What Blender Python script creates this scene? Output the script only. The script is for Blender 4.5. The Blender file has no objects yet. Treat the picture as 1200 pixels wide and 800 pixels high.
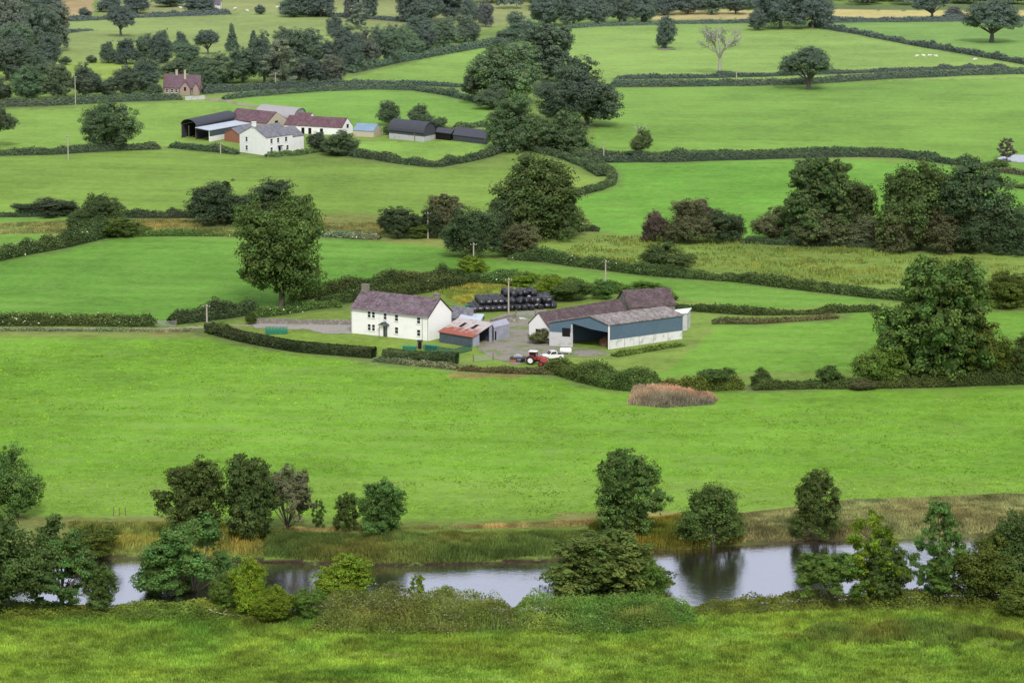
import bpy, math, random
import numpy as np
from mathutils import Vector, Matrix
R = math.radians
rng = np.random.RandomState(7)
random.seed(7)
scene = bpy.context.scene
col = scene.collection

# ------------------------------------------------------------------ camera model
F = 3780.0; HC = 107.0; PITCH = math.atan(677/F)
cp, sp_ = math.cos(PITCH), math.sin(PITCH)
cam_d = bpy.data.cameras.new('camera'); cam = bpy.data.objects.new('camera', cam_d); col.objects.link(cam)
cam.location = (0, 0, HC); cam.rotation_euler = (math.pi/2-PITCH, 0, 0)
cam_d.sensor_width = 36; cam_d.lens = F/1200*36; cam_d.clip_start = 1; cam_d.clip_end = 20000
scene.camera = cam

def ray(px, py):
    a = (np.asarray(px, float)-600)/F; b = (400-np.asarray(py, float))/F
    return a, cp+b*sp_, -sp_+b*cp
def unproj_z(px, py, z):
    dx, dy, dz = ray(px, py); t = (z-HC)/dz
    return dx*t, dy*t
def to_px(x, y, z):
    zz = z-HC; d = y*cp-zz*sp_; u = y*sp_+zz*cp
    return 600+F*x/d, 400-F*u/d
# river edges (photo measured water lines) -> world polylines
WZ = -1.0
fx = np.array([-300, 0, 130, 220, 310, 430, 620, 800, 900, 1060, 1200, 1500.]); fy = np.array([640, 650, 655, 657, 660, 664, 661, 644, 637, 631, 628, 622.])
nx = np.array([-300, 0, 150, 300, 450, 600, 700, 800, 1000, 1200, 1500.]); ny = np.array([706, 710, 713, 716, 712, 716, 716, 712, 703, 697, 690.])
FX, FY = unproj_z(fx, fy, WZ); NX, NY = unproj_z(nx, ny, WZ)
def sm(a, b, x):
    t = np.clip((np.asarray(x, float)-a)/(b-a), 0, 1); return t*t*(3-2*t)
def H(x, y):
    x = np.asarray(x, float); y = np.asarray(y, float)
    far = np.interp(x, FX, FY); near = np.interp(x, NX, NY)
    d = np.maximum(y-far, near-y)                       # >0 on land
    bank = np.where(d > 0, WZ+(0-WZ)*sm(-0.3, 3.6, d), WZ-1.6*sm(0, 2.5, -d))
    und = 0.6*np.sin(x/62+0.7)*np.sin(y/71+0.4)+0.35*np.sin(x/31+y/47)
    return bank+und*sm(470, 540, y)*sm(3200, 1800, y)
def P(px, py):
    px = np.asarray(px, float); py = np.asarray(py, float); ok = np.zeros(np.broadcast(px, py).shape, bool); za = np.full(ok.shape, -4.0); prev = 1.5
    for zl in np.linspace(1.5, -4, 45)[1:]:              # walk down the line of sight to the first crossing
        x, y = unproj_z(px, py, zl); hit = (H(x, y) >= zl) & ~ok; za = np.where(hit, zl, za); ok |= hit
    lo, hi = za, za+5.5/44
    for _ in range(9):
        m = (lo+hi)/2; x, y = unproj_z(px, py, m); u = H(x, y) >= m; lo = np.where(u, m, lo); hi = np.where(u, hi, m)
    z = (lo+hi)/2; x, y = unproj_z(px, py, z); z = H(x, y)
    return np.array([x, y, z]) if np.ndim(x) == 0 else np.stack([x, y, z], -1)
def scale_at(p): return F/(p[1]*cp-(p[2]-HC)*sp_)        # px per metre

# ------------------------------------------------------------------ tagging
def tag(o, label=None, cat=None, group=None, kind=None):
    if label: o['label'] = label
    if cat: o['category'] = cat
    if group: o['group'] = group
    if kind: o['kind'] = kind
    return o
def empty(name, loc, label, cat, group=None):
    o = bpy.data.objects.new(name, None); col.objects.link(o); o.location = loc
    o.empty_display_size = .5
    return tag(o, label, cat, group)

# ------------------------------------------------------------------ materials
def lin(r, g, b):
    f = lambda c: (c/255/12.92) if c/255 <= .04045 else ((c/255+.055)/1.055)**2.4
    return (f(r), f(g), f(b))
class N:
    def __init__(s, name):
        s.m = bpy.data.materials.new(name); s.m.use_nodes = True; s.t = s.m.node_tree
        s.b = s.t.nodes['Principled BSDF']; s.out = s.t.nodes['Material Output']
        s.b.inputs['Roughness'].default_value = .9; s.b.inputs['Specular IOR Level'].default_value = .2
    def n(s, typ, **k):
        nd = s.t.nodes.new(typ)
        for a, v in k.items(): setattr(nd, a, v)
        return nd
    def l(s, a, b): s.t.links.new(a, b)
    def set(s, sock, v):
        if hasattr(v, 'is_output') or isinstance(v, bpy.types.NodeSocket): s.l(v, sock)
        else: sock.default_value = v
    def math(s, op, a, b=0.0, clamp=False):
        nd = s.n('ShaderNodeMath', operation=op, use_clamp=clamp); s.set(nd.inputs[0], a); s.set(nd.inputs[1], b); return nd.outputs[0]
    def mix(s, f, a, b, bt='MIX'):
        nd = s.n('ShaderNodeMix', data_type='RGBA', blend_type=bt); s.set(nd.inputs[0], f)
        for i, v in ((6, a), (7, b)):
            s.set(nd.inputs[i], (*v, 1) if isinstance(v, tuple) and len(v) == 3 else v)
        return nd.outputs[2]
    def noise(s, vec, scale, detail=3, rough=.55):
        nd = s.n('ShaderNodeTexNoise'); s.l(vec, nd.inputs['Vector']); nd.inputs['Scale'].default_value = scale
        nd.inputs['Detail'].default_value = detail; nd.inputs['Roughness'].default_value = rough; return nd.outputs[0]
    def pos(s): return s.n('ShaderNodeNewGeometry').outputs['Position']
    def obj(s): return s.n('ShaderNodeTexCoord').outputs['Object']
    def ramp(s, v, a, b):
        nd = s.n('ShaderNodeMapRange', interpolation_type='SMOOTHSTEP'); s.l(v, nd.inputs[0]); nd.inputs[1].default_value = a; nd.inputs[2].default_value = b; return nd.outputs[0]
    def bump(s, h, strength=.3, dist=.1):
        nd = s.n('ShaderNodeBump'); nd.inputs['Strength'].default_value = strength; nd.inputs['Distance'].default_value = dist
        s.l(h, nd.inputs['Height']); s.l(nd.outputs[0], s.b.inputs['Normal'])
    def distance_tint(s, c, amt=.4, tint=(.16, .20, .24)):       # aerial haze mixed into the base colour, growing with world Y
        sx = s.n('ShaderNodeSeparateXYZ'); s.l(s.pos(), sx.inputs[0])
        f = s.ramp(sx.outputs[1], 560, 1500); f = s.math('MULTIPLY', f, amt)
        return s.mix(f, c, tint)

def leaf_mat():
    m = N('foliage'); oi = m.n('ShaderNodeObjectInfo'); at = m.n('ShaderNodeAttribute', attribute_name='tone')
    c = m.mix(1.0, oi.outputs['Color'], at.outputs['Color'], 'MULTIPLY')
    hs = m.n('ShaderNodeHueSaturation'); m.l(c, hs.inputs['Color']); hs.inputs['Saturation'].default_value = 1.12
    m.l(m.math('ADD', m.math('MULTIPLY', oi.outputs['Random'], .04), .478), hs.inputs['Hue'])
    m.l(m.math('ADD', m.math('MULTIPLY', oi.outputs['Random'], .5), .86), hs.inputs['Value'])
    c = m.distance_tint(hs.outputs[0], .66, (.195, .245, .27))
    m.l(c, m.b.inputs['Base Color']); m.b.inputs['Roughness'].default_value = .7; m.b.inputs['Specular IOR Level'].default_value = .12
    tr = m.n('ShaderNodeBsdfTranslucent'); m.l(m.mix(1.0, c, (1.2, 1.3, .6), 'MULTIPLY'), tr.inputs[0])
    mx = m.n('ShaderNodeMixShader'); mx.inputs[0].default_value = .28
    m.l(m.b.outputs[0], mx.inputs[1]); m.l(tr.outputs[0], mx.inputs[2]); m.l(mx.outputs[0], m.out.inputs[0])
    return m.m
LEAF = leaf_mat()
def simple(name, c, rough=.85, var=.25, scale=1.5, spec=.2, metal=0, tint=.3, stretch=None, dirt=None, bump=0):
    m = N(name); v = m.obj()
    if stretch:
        mp = m.n('ShaderNodeMapping'); m.l(v, mp.inputs[0]); mp.inputs['Scale'].default_value = stretch; v = mp.outputs[0]
    n1 = m.noise(v, scale, 4, .65)
    k = m.math('ADD', m.math('MULTIPLY', n1, var*2), 1-var)
    cc = m.mix(1.0, c, k, 'MULTIPLY')
    if dirt:
        n2 = m.noise(m.obj(), dirt[1], 4, .7); cc = m.mix(m.math('MULTIPLY', m.ramp(n2, .5, .68), dirt[2]), cc, dirt[0])
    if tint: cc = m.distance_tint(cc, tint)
    m.l(cc, m.b.inputs['Base Color']); m.b.inputs['Roughness'].default_value = rough
    m.b.inputs['Specular IOR Level'].default_value = spec; m.b.inputs['Metallic'].default_value = metal
    if bump: m.bump(n1, bump, .05)
    return m.m
def corrugated(name, c, c2=None, amt=0., dsc=.6, pitch=9., rough=.6, axis=0, tint=.3, strip=None):
    m = N(name); v = m.obj()
    w = m.n('ShaderNodeTexWave', wave_type='BANDS', bands_direction='X' if axis == 0 else 'Y'); m.l(v, w.inputs[0]); w.inputs['Scale'].default_value = pitch/6.28
    n1 = m.noise(v, 2.2, 4); k = m.math('ADD', m.math('MULTIPLY', w.outputs[1], .16), m.math('ADD', m.math('MULTIPLY', n1, .4), .72))
    cc = m.mix(1.0, c, k, 'MULTIPLY')
    if c2: cc = m.mix(m.math('MULTIPLY', m.ramp(m.noise(v, dsc, 5, .7), .42, .60), amt), cc, c2)
    if strip: cc = m.mix(m.ramp(m.noise(v, .35, 2), .5, .54), cc, strip)
    if tint: cc = m.distance_tint(cc, tint)
    m.l(cc, m.b.inputs['Base Color']); m.b.inputs['Roughness'].default_value = rough; m.bump(w.outputs[1], .3, .03)
    return m.m
def slate(name, c, c2, tint=.3, sc=1.0, lichen=.35):
    m = N(name); v = m.obj(); mp = m.n('ShaderNodeMapping'); m.l(v, mp.inputs[0]); mp.inputs['Scale'].default_value = (sc, sc, sc*1.7)
    b = m.n('ShaderNodeTexVoronoi'); m.l(mp.outputs[0], b.inputs[0]); b.inputs['Scale'].default_value = 2.2
    sh = m.n('ShaderNodeSeparateColor'); m.l(b.outputs['Color'], sh.inputs[0])
    k = m.math('ADD', m.math('MULTIPLY', sh.outputs[0], .55), .72)
    cc = m.mix(1.0, m.mix(m.ramp(m.noise(v, .7, 4, .7), .4, .62), c, c2), k, 'MULTIPLY')
    cc = m.mix(m.math('MULTIPLY', m.ramp(m.noise(v, 2.6, 4, .75), .56, .7), lichen), cc, (.34, .32, .30))
    if tint: cc = m.distance_tint(cc, tint)
    m.l(cc, m.b.inputs['Base Color']); m.b.inputs['Roughness'].default_value = .75; m.bump(sh.outputs[0], .3, .03)
    return m.m

M = dict(
 white=simple('white_render', (.89, .885, .865), var=.05, scale=.6, tint=.1, dirt=((.55, .53, .46), .5, .22)),
 whitefar=simple('white_wash', (.88, .88, .88), var=.06, scale=.7, tint=.15, dirt=((.5, .5, .46), .6, .2)),
 cream=simple('cream_stone', (.55, .48, .36), var=.2, scale=2),
 pink=simple('pink_brick', (.38, .28, .24), var=.25, scale=2.5, tint=.25),
 brick=simple('red_brick', (.34, .14, .09), var=.3, scale=3, tint=.2),
 block=simple('concrete_block', (.52, .52, .53), var=.15, scale=1.2, dirt=((.28, .27, .25), .8, .5)),
 blockw=simple('whitewashed_block', (.70, .70, .70), var=.12, scale=1.2, tint=0, dirt=((.36, .35, .33), .9, .7)),
 stone=simple('rubble_stone', (.20, .18, .155), var=.5, scale=2.5, dirt=((.45, .43, .40), 1.5, .6), bump=.6),
 slate=slate('slate_purple', (.125, .085, .105), (.17, .135, .155)),
 slateg=slate('slate_grey', (.15, .15, .175), (.20, .195, .22)),
 maroon=slate('maroon_sheeting', (.085, .058, .062), (.115, .085, .09), lichen=.15),
 maroonfar=slate('maroon_roof_sheets', (.12, .045, .06), (.15, .08, .09), lichen=.12, tint=.35),
 redtile=slate('red_tile', (.15, .06, .07), (.12, .08, .10), tint=.3, lichen=.12),
 asb=slate('cement_sheet_roof', (.19, .165, .165), (.27, .245, .24), lichen=.35),
 rust=corrugated('rusty_sheets', (.55, .45, .42), (.47, .10, .06), .95, .55, pitch=14, axis=0, tint=0),
 bluesheet=corrugated('blue_cladding', (.10, .155, .215), (.085, .13, .175), .5, .4, pitch=18, axis=0, tint=.15, rough=.5),
 greysheet=corrugated('grey_cladding', (.36, .37, .45), (.26, .26, .31), .6, .5, pitch=16, axis=0, tint=.1),
 lightsheet=corrugated('pale_blue_roof_sheets', (.50, .56, .64), (.40, .45, .52), .5, .4, pitch=8, tint=.2),
 blueroof=corrugated('blue_roof_sheets', (.20, .30, .42), (.28, .36, .46), .5, .4, pitch=8, tint=.2),
 greyround=simple('grey_round_sheets', (.38, .36, .37), var=.2, scale=.8, tint=.2),
 darksheet=simple('dark_sheets', (.055, .055, .07), var=.3, scale=1, tint=.3),
 darkgreen=simple('dark_green_sheets', (.06, .085, .09), var=.3, scale=1, tint=.25),
 glass=simple('window_glass', (.02, .022, .027), rough=.1, var=.2, spec=.5, tint=0),
 frame=simple('white_frame', (.75, .75, .74), var=.03, tint=0),
 dark=simple('dark_opening', (.012, .011, .011), var=.2, tint=0),
 wood=simple('weathered_wood', (.20, .15, .10), var=.4, scale=3, stretch=(6, 6, 1)),
 pole=simple('pole_wood', (.42, .38, .32), var=.25, scale=2, stretch=(4, 4, .5), tint=.2),
 bark=simple('bark', (.11, .09, .07), var=.5, scale=2.5, stretch=(3, 3, .6), bump=.6),
 deadbark=simple('dead_bark', (.42, .39, .34), var=.35, scale=2, stretch=(3, 3, .6)),
 green=simple('green_plastic', (.03, .22, .15), var=.25, scale=3, rough=.5, spec=.4, tint=0),
 net=simple('green_netting', (.02, .10, .09), var=.5, scale=2, tint=0),
 bale=simple('black_bale_wrap', (.016, .016, .022), rough=.28, var=.5, scale=3, spec=.7, tint=0, bump=.8),
 red=simple('red_paint', (.33, .035, .03), var=.3, rough=.4, spec=.5, scale=3, tint=0, dirt=((.16, .08, .05), 2, .5)),
 whitep=simple('white_paint', (.76, .77, .78), var=.08, rough=.3, spec=.5, tint=0),
 rubber=simple('tyre_rubber', (.025, .024, .024), var=.3, tint=0),
 metal=simple('grey_metal', (.35, .35, .36), var=.2, rough=.5, tint=0),
 straw=simple('straw_and_dung', (.14, .075, .045), var=.5, scale=2, bump=.8, tint=0, dirt=((.3, .2, .12), 2, .5)),
 wool=simple('sheep_wool', (.72, .70, .62), var=.1, tint=.1),
 pot=simple('clay_pot', (.45, .20, .12), var=.2, tint=.1),
)
def rust_mat():
    m = N('rusty_sheet_roof'); v = m.obj(); sx = m.n('ShaderNodeSeparateXYZ'); m.l(v, sx.inputs[0])
    w = m.n('ShaderNodeTexWave', wave_type='BANDS', bands_direction='X'); m.l(v, w.inputs[0]); w.inputs['Scale'].default_value = 2.2
    n = m.noise(v, 1.1, 5, .7); mp = m.n('ShaderNodeMapping'); m.l(v, mp.inputs[0]); mp.inputs['Scale'].default_value = (1.4, .12, 1); n2 = m.noise(mp.outputs[0], 1.0, 2)
    f = m.math('ADD', m.math('MULTIPLY', sx.outputs[1], -.13), m.math('ADD', m.math('MULTIPLY', n, .9), m.math('MULTIPLY', n2, .7)))
    c = m.mix(m.ramp(f, .28, .62), (.52, .47, .46), (.36, .115, .08)); c = m.mix(m.ramp(n, .56, .66), c, (.22, .09, .07))
    c = m.mix(1.0, c, m.math('ADD', m.math('MULTIPLY', w.outputs[1], .25), .78), 'MULTIPLY'); m.l(c, m.b.inputs['Base Color']); m.b.inputs['Roughness'].default_value = .7; m.bump(w.outputs[1], .3, .03); return m.m
M['rust'] = rust_mat()
M['dullblue'] = simple('weathered_blue_boards', (.075, .10, .125), var=.35, scale=1.2, tint=0, stretch=(3, 3, .4), dirt=((.14, .13, .12), 1.0, .6))
def ground_mat():
    m = N('grassland'); at = m.n('ShaderNodeAttribute', attribute_name='Col'); p = m.pos()
    c = at.outputs['Color']; rough = at.outputs['Alpha']
    n0 = m.noise(p, .013, 3); n1 = m.noise(p, .06, 4, .6); n2 = m.noise(p, .42, 5, .7); n3 = m.noise(p, 1.5, 4, .75)
    mp = m.n('ShaderNodeMapping'); m.l(p, mp.inputs[0]); mp.inputs['Scale'].default_value = (.035, .30, 1); mp.inputs['Rotation'].default_value = (0, 0, .12)
    n4 = m.noise(mp.outputs[0], 1.0, 4, .6)
    k = m.math('ADD', m.math('MULTIPLY', m.ramp(n0, .3, .7), .30), .49)  # broad mottle, strengthened to paint cloud shade into the grass colour
    for nn, a in ((n1, .24), (n2, .30), (n3, .28), (n4, .10)): k = m.math('ADD', k, m.math('MULTIPLY', m.ramp(nn, .32, .68), a))
    c = m.mix(1.0, c, k, 'MULTIPLY')
    wv = m.n('ShaderNodeTexWave', wave_type='BANDS', bands_direction='Y'); mq = m.n('ShaderNodeMapping'); m.l(p, mq.inputs[0]); mq.inputs['Rotation'].default_value = (0, 0, .16); mq.inputs['Scale'].default_value = (1, 1, 1)
    m.l(mq.outputs[0], wv.inputs[0]); wv.inputs['Scale'].default_value = .034; wv.inputs['Distortion'].default_value = 2.2; wv.inputs['Detail'].default_value = 2; wv.inputs['Detail Scale'].default_value = .4
    c = m.mix(m.math('MULTIPLY', m.math('MULTIPLY', wv.outputs[1], m.ramp(n0, .35, .65)), .30), c, (.26, .39, .09))     # faint cutting lines
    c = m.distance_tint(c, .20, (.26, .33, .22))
    # straw coloured flecks and worn patches
    s1 = m.ramp(m.noise(p, .55, 5, .72), .54, .72); s2 = m.ramp(m.noise(p, .09, 4, .7), .52, .70)
    c = m.mix(m.math('MULTIPLY', s1, m.math('ADD', m.math('MULTIPLY', rough, .35), .42)), c, (.26, .35, .11))
    c = m.mix(m.math('MULTIPLY', s2, m.math('ADD', m.math('MULTIPLY', rough, .35), .28)), c, (.225, .29, .09))
    d1 = m.ramp(m.noise(p, .28, 5, .75), .52, .66)
    c = m.mix(m.math('MULTIPLY', d1, m.math('MULTIPLY', rough, .55)), c, (.07, .105, .025))
    d2 = m.ramp(m.noise(p, .12, 4, .65), .50, .68)
    c = m.mix(m.math('MULTIPLY', d2, m.math('MULTIPLY', rough, .35)), c, (.17, .16, .07))
    d3 = m.ramp(m.noise(p, .8, 5, .7), .56, .72)                                     # greener clumps in the pasture
    c = m.mix(m.math('MULTIPLY', d3, .45), c, (.085, .175, .032))
    m.l(c, m.b.inputs['Base Color']); m.b.inputs['Specular IOR Level'].default_value = .05
    m.bump(n3, .5, .25)
    return m.m
def water_mat():
    m = N('river_water'); p = m.pos()
    m.b.inputs['Base Color'].default_value = (.028, .02, .018, 1); m.b.inputs['Roughness'].default_value = .10; m.b.inputs['IOR'].default_value = 1.6
    m.b.inputs['Specular IOR Level'].default_value = .5
    mp = m.n('ShaderNodeMapping'); m.l(p, mp.inputs[0]); mp.inputs['Scale'].default_value = (.6, 1.1, 1)
    a = m.noise(mp.outputs[0], 1.6, 4, .6); b = m.noise(p, .08, 2)
    h = m.math('MULTIPLY', a, m.math('ADD', b, .2))
    m.bump(h, .45, .09)
    g = m.n('ShaderNodeBsdfGlossy'); g.inputs['Color'].default_value = (.90, .90, 1.0, 1); g.inputs['Roughness'].default_value = .10
    g.location = (0, 0); bn = [x for x in m.t.nodes if x.type == 'BUMP'][0]; m.l(bn.outputs[0], g.inputs['Normal'])
    mx = m.n('ShaderNodeMixShader'); mx.inputs[0].default_value = .55; m.l(m.b.outputs[0], mx.inputs[1]); m.l(g.outputs[0], mx.inputs[2]); m.l(mx.outputs[0], m.out.inputs[0]); return m.m
def dirt_mat(name, c, c2, g=.35):
    m = N(name); p = m.pos(); cc = m.mix(m.noise(p, .5, 5, .7), c, c2)
    cc = m.mix(m.math('MULTIPLY', m.ramp(m.noise(p, .25, 4, .7), .48, .6), g), cc, (.13, .2, .04))
    cc = m.mix(1.0, cc, m.math('ADD', m.noise(p, 2.5, 4, .7), .5), 'MULTIPLY')
    m.l(cc, m.b.inputs['Base Color']); m.bump(m.noise(p, 2, 4), .5, .1); return m.m
M['ground'] = ground_mat(); M['water'] = water_mat()
M['gravel'] = dirt_mat('gravel', (.27, .25, .23), (.38, .35, .33), .3)
M['mud'] = dirt_mat('farmyard_dirt', (.19, .165, .14), (.33, .30, .27), .85)
M['track'] = dirt_mat('earth_track', (.26, .22, .15), (.36, .33, .24), .7)

# ------------------------------------------------------------------ mesh helpers
def mesh_np(name, V, faces4=None, mat=None, tone=None, smooth=False):
    me = bpy.data.meshes.new(name); n = len(V); me.vertices.add(n); me.vertices.foreach_set('co', np.asarray(V, np.float32).ravel())
    f = np.asarray(faces4, np.int32); k = f.shape[1]
    me.loops.add(f.size); me.loops.foreach_set('vertex_index', f.ravel())
    me.polygons.add(len(f)); me.polygons.foreach_set('loop_start', np.arange(0, f.size, k, dtype=np.int32)); me.polygons.foreach_set('loop_total', np.full(len(f), k, np.int32))
    if tone is not None:
        a = me.attributes.new('tone', 'FLOAT_COLOR', 'POINT'); t = np.asarray(tone, np.float32)
        if t.ndim == 1: t = np.stack([t, t, t], -1)
        a.data.foreach_set('color', np.concatenate([t, np.ones((n, 1), np.float32)], 1).astype(np.float32).ravel())
    if mat: me.materials.append(mat)
    me.update(calc_edges=True); me.validate()
    if smooth: me.polygons.foreach_set('use_smooth', [True]*len(me.polygons))
    return me
def quads(C, Nn, S, rs, tone=None, asp=1.0, blade=None):
    n = len(C); Nn = Nn/np.maximum(np.linalg.norm(Nn, axis=1, keepdims=True), 1e-6)
    r = rs.normal(size=(n, 3)); T = np.cross(Nn, r); T /= np.maximum(np.linalg.norm(T, axis=1, keepdims=True), 1e-6); B = np.cross(Nn, T)
    S = np.asarray(S)[:, None] if np.ndim(S) else S
    j = lambda: rs.uniform(.65, 1.25, size=(n, 1))
    V = np.stack([C-T*S*.5*j(), C-B*S*.5*asp*j(), C+T*S*.5*j(), C+B*S*.5*asp*j()], 1).reshape(-1, 3)
    Fc = np.arange(4*n).reshape(n, 4)
    t = None if tone is None else np.repeat(tone, 4, axis=0)
    return V, Fc, t
def blades(C, Hh, Wd, rs, tone, lean=.25):
    n = len(C); a = rs.uniform(0, 6.283, n); T = np.stack([np.cos(a), np.sin(a), 0*a], -1)*Wd[:, None]*.5
    L = rs.normal(size=(n, 3))*lean; L[:, 2] = 1; L = L*Hh[:, None]
    V = np.stack([C-T, C+T, C+L+T*.25, C+L-T*.25], 1).reshape(-1, 3)
    return V, np.arange(4*n).reshape(n, 4), np.repeat(tone, 4, axis=0)
def merge(parts):
    Vs, Fs, Ts, o = [], [], [], 0
    for V, Fc, t in parts:
        Vs.append(V); Fs.append(Fc+o); Ts.append(t); o += len(V)
    return np.concatenate(Vs), np.concatenate(Fs), np.concatenate(Ts)
class VN:
    def __init__(s, seed, n=64): s.g = np.random.RandomState(seed).rand(n, n); s.n = n
    def __call__(s, x, y, sc):
        x = np.asarray(x)/sc; y = np.asarray(y)/sc; i = np.floor(x).astype(int); j = np.floor(y).astype(int); a = x-i; b = y-j
        a = a*a*(3-2*a); b = b*b*(3-2*b); g = s.g; n = s.n
        return (g[i % n, j % n]*(1-a)+g[(i+1) % n, j % n]*a)*(1-b)+(g[i % n, (j+1) % n]*(1-a)+g[(i+1) % n, (j+1) % n]*a)*b
vn = VN(3); vn2 = VN(11)
def inpoly(x, y, poly):
    x = np.asarray(x); y = np.asarray(y); r = np.zeros(x.shape, bool); n = len(poly)
    for i in range(n):
        x1, y1 = poly[i]; x2, y2 = poly[(i+1) % n]
        if y1 == y2: continue
        c = ((y1 > y) != (y2 > y)) & (x < (x2-x1)*(y-y1)/(y2-y1)+x1); r ^= c
    return r
def edist(x, y, poly):
    d = np.full(np.shape(x), 1e9); n = len(poly)
    for i in range(n):
        ax, ay = poly[i]; bx, by = poly[(i+1) % n]; vx, vy = bx-ax, by-ay
        t = np.clip(((x-ax)*vx+(y-ay)*vy)/(vx*vx+vy*vy+1e-9), 0, 1); d = np.minimum(d, np.hypot(x-ax-t*vx, y-ay-t*vy))
    return d

# ------------------------------------------------------------------ ground sheet
def G(r, g, b, k=.66):
    c = lin(r, g, b); l = (c[0]+c[1])/2; return (c[0]*k*1.14, c[1]*k*1.0, (c[2]*.97+l*.04)*k)
FIELDS = [  # (polygon in map order, colour, roughness of the sward) - traced field boundaries
 ([(-200, 392), (245, 395), (350, 415), (540, 432), (650, 442), (730, 458), (850, 458), (1400, 447), (1400, 600), (-200, 610)], (118, 172, 52), .0),
 ([(-200, 560), (1400, 560), (1400, 600), (-200, 612)], (126, 172, 62), .10),
 ([(-200, 310), (150, 278), (300, 277), (400, 280), (520, 292), (560, 318), (440, 343), (300, 366), (200, 380), (-200, 380)], (104, 162, 58), .0),
 ([(-200, 184), (187, 174), (310, 186), (520, 196), (690, 205), (700, 240), (600, 262), (-200, 256)], (126, 168, 64), .15),
 ([(-200, 252), (700, 252), (700, 270), (620, 280), (540, 290), (400, 281), (150, 276), (-200, 300)], (138, 152, 78), .8),
 ([(-200, 255), (90, 252), (90, 262), (-200, 264)], (110, 165, 62), .1),
 ([(-200, 276), (50, 276), (90, 281), (-200, 305)], (112, 165, 62), .1),
 ([(690, 188), (1100, 190), (1400, 205), (1400, 290), (700, 270), (672, 228), (716, 214)], (112, 176, 58), .0),
 ([(600, 285), (700, 268), (900, 275), (1400, 295), (1400, 352), (1035, 348), (860, 326), (700, 312), (600, 302)], (128, 162, 70), .6),
 ([(560, 303), (700, 316), (860, 330), (1035, 352), (900, 364), (780, 350), (640, 338), (560, 318)], (112, 166, 62), .0),
 ([(700, 440), (800, 405), (830, 380), (1035, 366), (1400, 362), (1400, 442), (880, 440), (780, 446)], (116, 172, 58), .05),
 ([(690, 180), (715, 102), (900, 100), (1400, 86), (1400, 200), (1180, 196), (1000, 184)], (124, 176, 66), .0),
 ([(660, 95), (610, 75), (665, 32), (800, 27), (960, 30), (1080, 55), (1200, 76), (1400, 84), (950, 98)], (146, 190, 86), .0),
 ([(970, 30), (1080, 52), (1200, 74), (1400, 84), (1400, 24), (980, 25)], (124, 176, 76), .0),
 ([(940, 22), (960, 10), (1400, 10), (1400, 23)], (216, 206, 130), .1), ([(760, 24), (780, 15), (880, 14), (885, 24)], (216, 206, 140), .1),
 ([(960, 5), (1400, 4), (1400, 11), (960, 11)], (96, 120, 70), .3),
 ([(395, 95), (470, 76), (590, 48), (640, 60), (570, 98)], (136, 186, 74), .0),
 ([(180, 122), (300, 112), (440, 105), (530, 112), (572, 124), (572, 148), (450, 150), (330, 150)], (122, 178, 66), .0),
 ([(-200, 132), (100, 124), (250, 117), (270, 135), (210, 165), (187, 172), (-200, 182)], (132, 178, 70), .05),
 ([(410, 165), (570, 166), (596, 178), (480, 190), (400, 180)], (140, 190, 76), .05),
 ([(60, 20), (300, 14), (480, 30), (450, 60), (60, 90)], (150, 178, 96), .25),
 ([(-200, 84), (160, 74), (160, 100), (-200, 104)], (160, 196, 80), .1),
 ([(60, -40), (115, -40), (108, 18), (72, 22)], (196, 174, 126), .1),
 ([(115, -60), (640, -60), (620, 25), (540, 40), (300, 14), (115, 16)], (156, 170, 104), .3),
 ([(615, 150), (660, 150), (690, 184), (715, 205), (700, 222), (640, 225), (640, 190)], (134, 170, 70), .3),
 ([(230, 375), (560, 325), (640, 330), (690, 350), (800, 360), (840, 390), (780, 440), (640, 440), (540, 430), (440, 416), (250, 388)], (128, 162, 70), .55),
 ([(260, 388), (411, 390), (520, 410), (520, 424), (440, 415), (340, 402)], (134, 172, 66), .15),
 ([(-200, 380), (240, 382), (240, 392), (-200, 392)], (136, 158, 78), .5),
 ([(540, 400), (650, 405), (660, 436), (560, 436)], (124, 160, 64), .45),
 ([(520, 428), (640, 436), (600, 445), (540, 440)], (150, 150, 84), .7),
 ([(-200, 604), (200, 606), (200, 645), (-200, 650)], (128, 140, 76), .9),
 ([(200, 612), (650, 610), (1400, 590), (1400, 645), (800, 655), (200, 668)], (118, 148, 62), .6),
 ([(650, 600), (860, 598), (860, 608), (650, 614)], (146, 156, 88), .7),
 ([(850, 602), (1000, 590), (1400, 580), (1400, 640), (850, 645)], (160, 146, 84), .9),
 ([(-200, 700), (1400, 690), (1400, 850), (-200, 850)], (126, 158, 62), .75),
 ([(-200, 775), (600, 768), (1400, 800), (1400, 850), (-200, 850)], (132, 170, 56), .35),
 ([(400, 765), (560, 766), (800, 772), (800, 774), (400, 768)], (138, 144, 74), .7),
 ([(545, 430), (585, 434), (560, 445), (520, 440)], (160, 148, 92), .8), ([(176, 380), (204, 380), (202, 390), (178, 391)], (150, 150, 92), .7),
]
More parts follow.
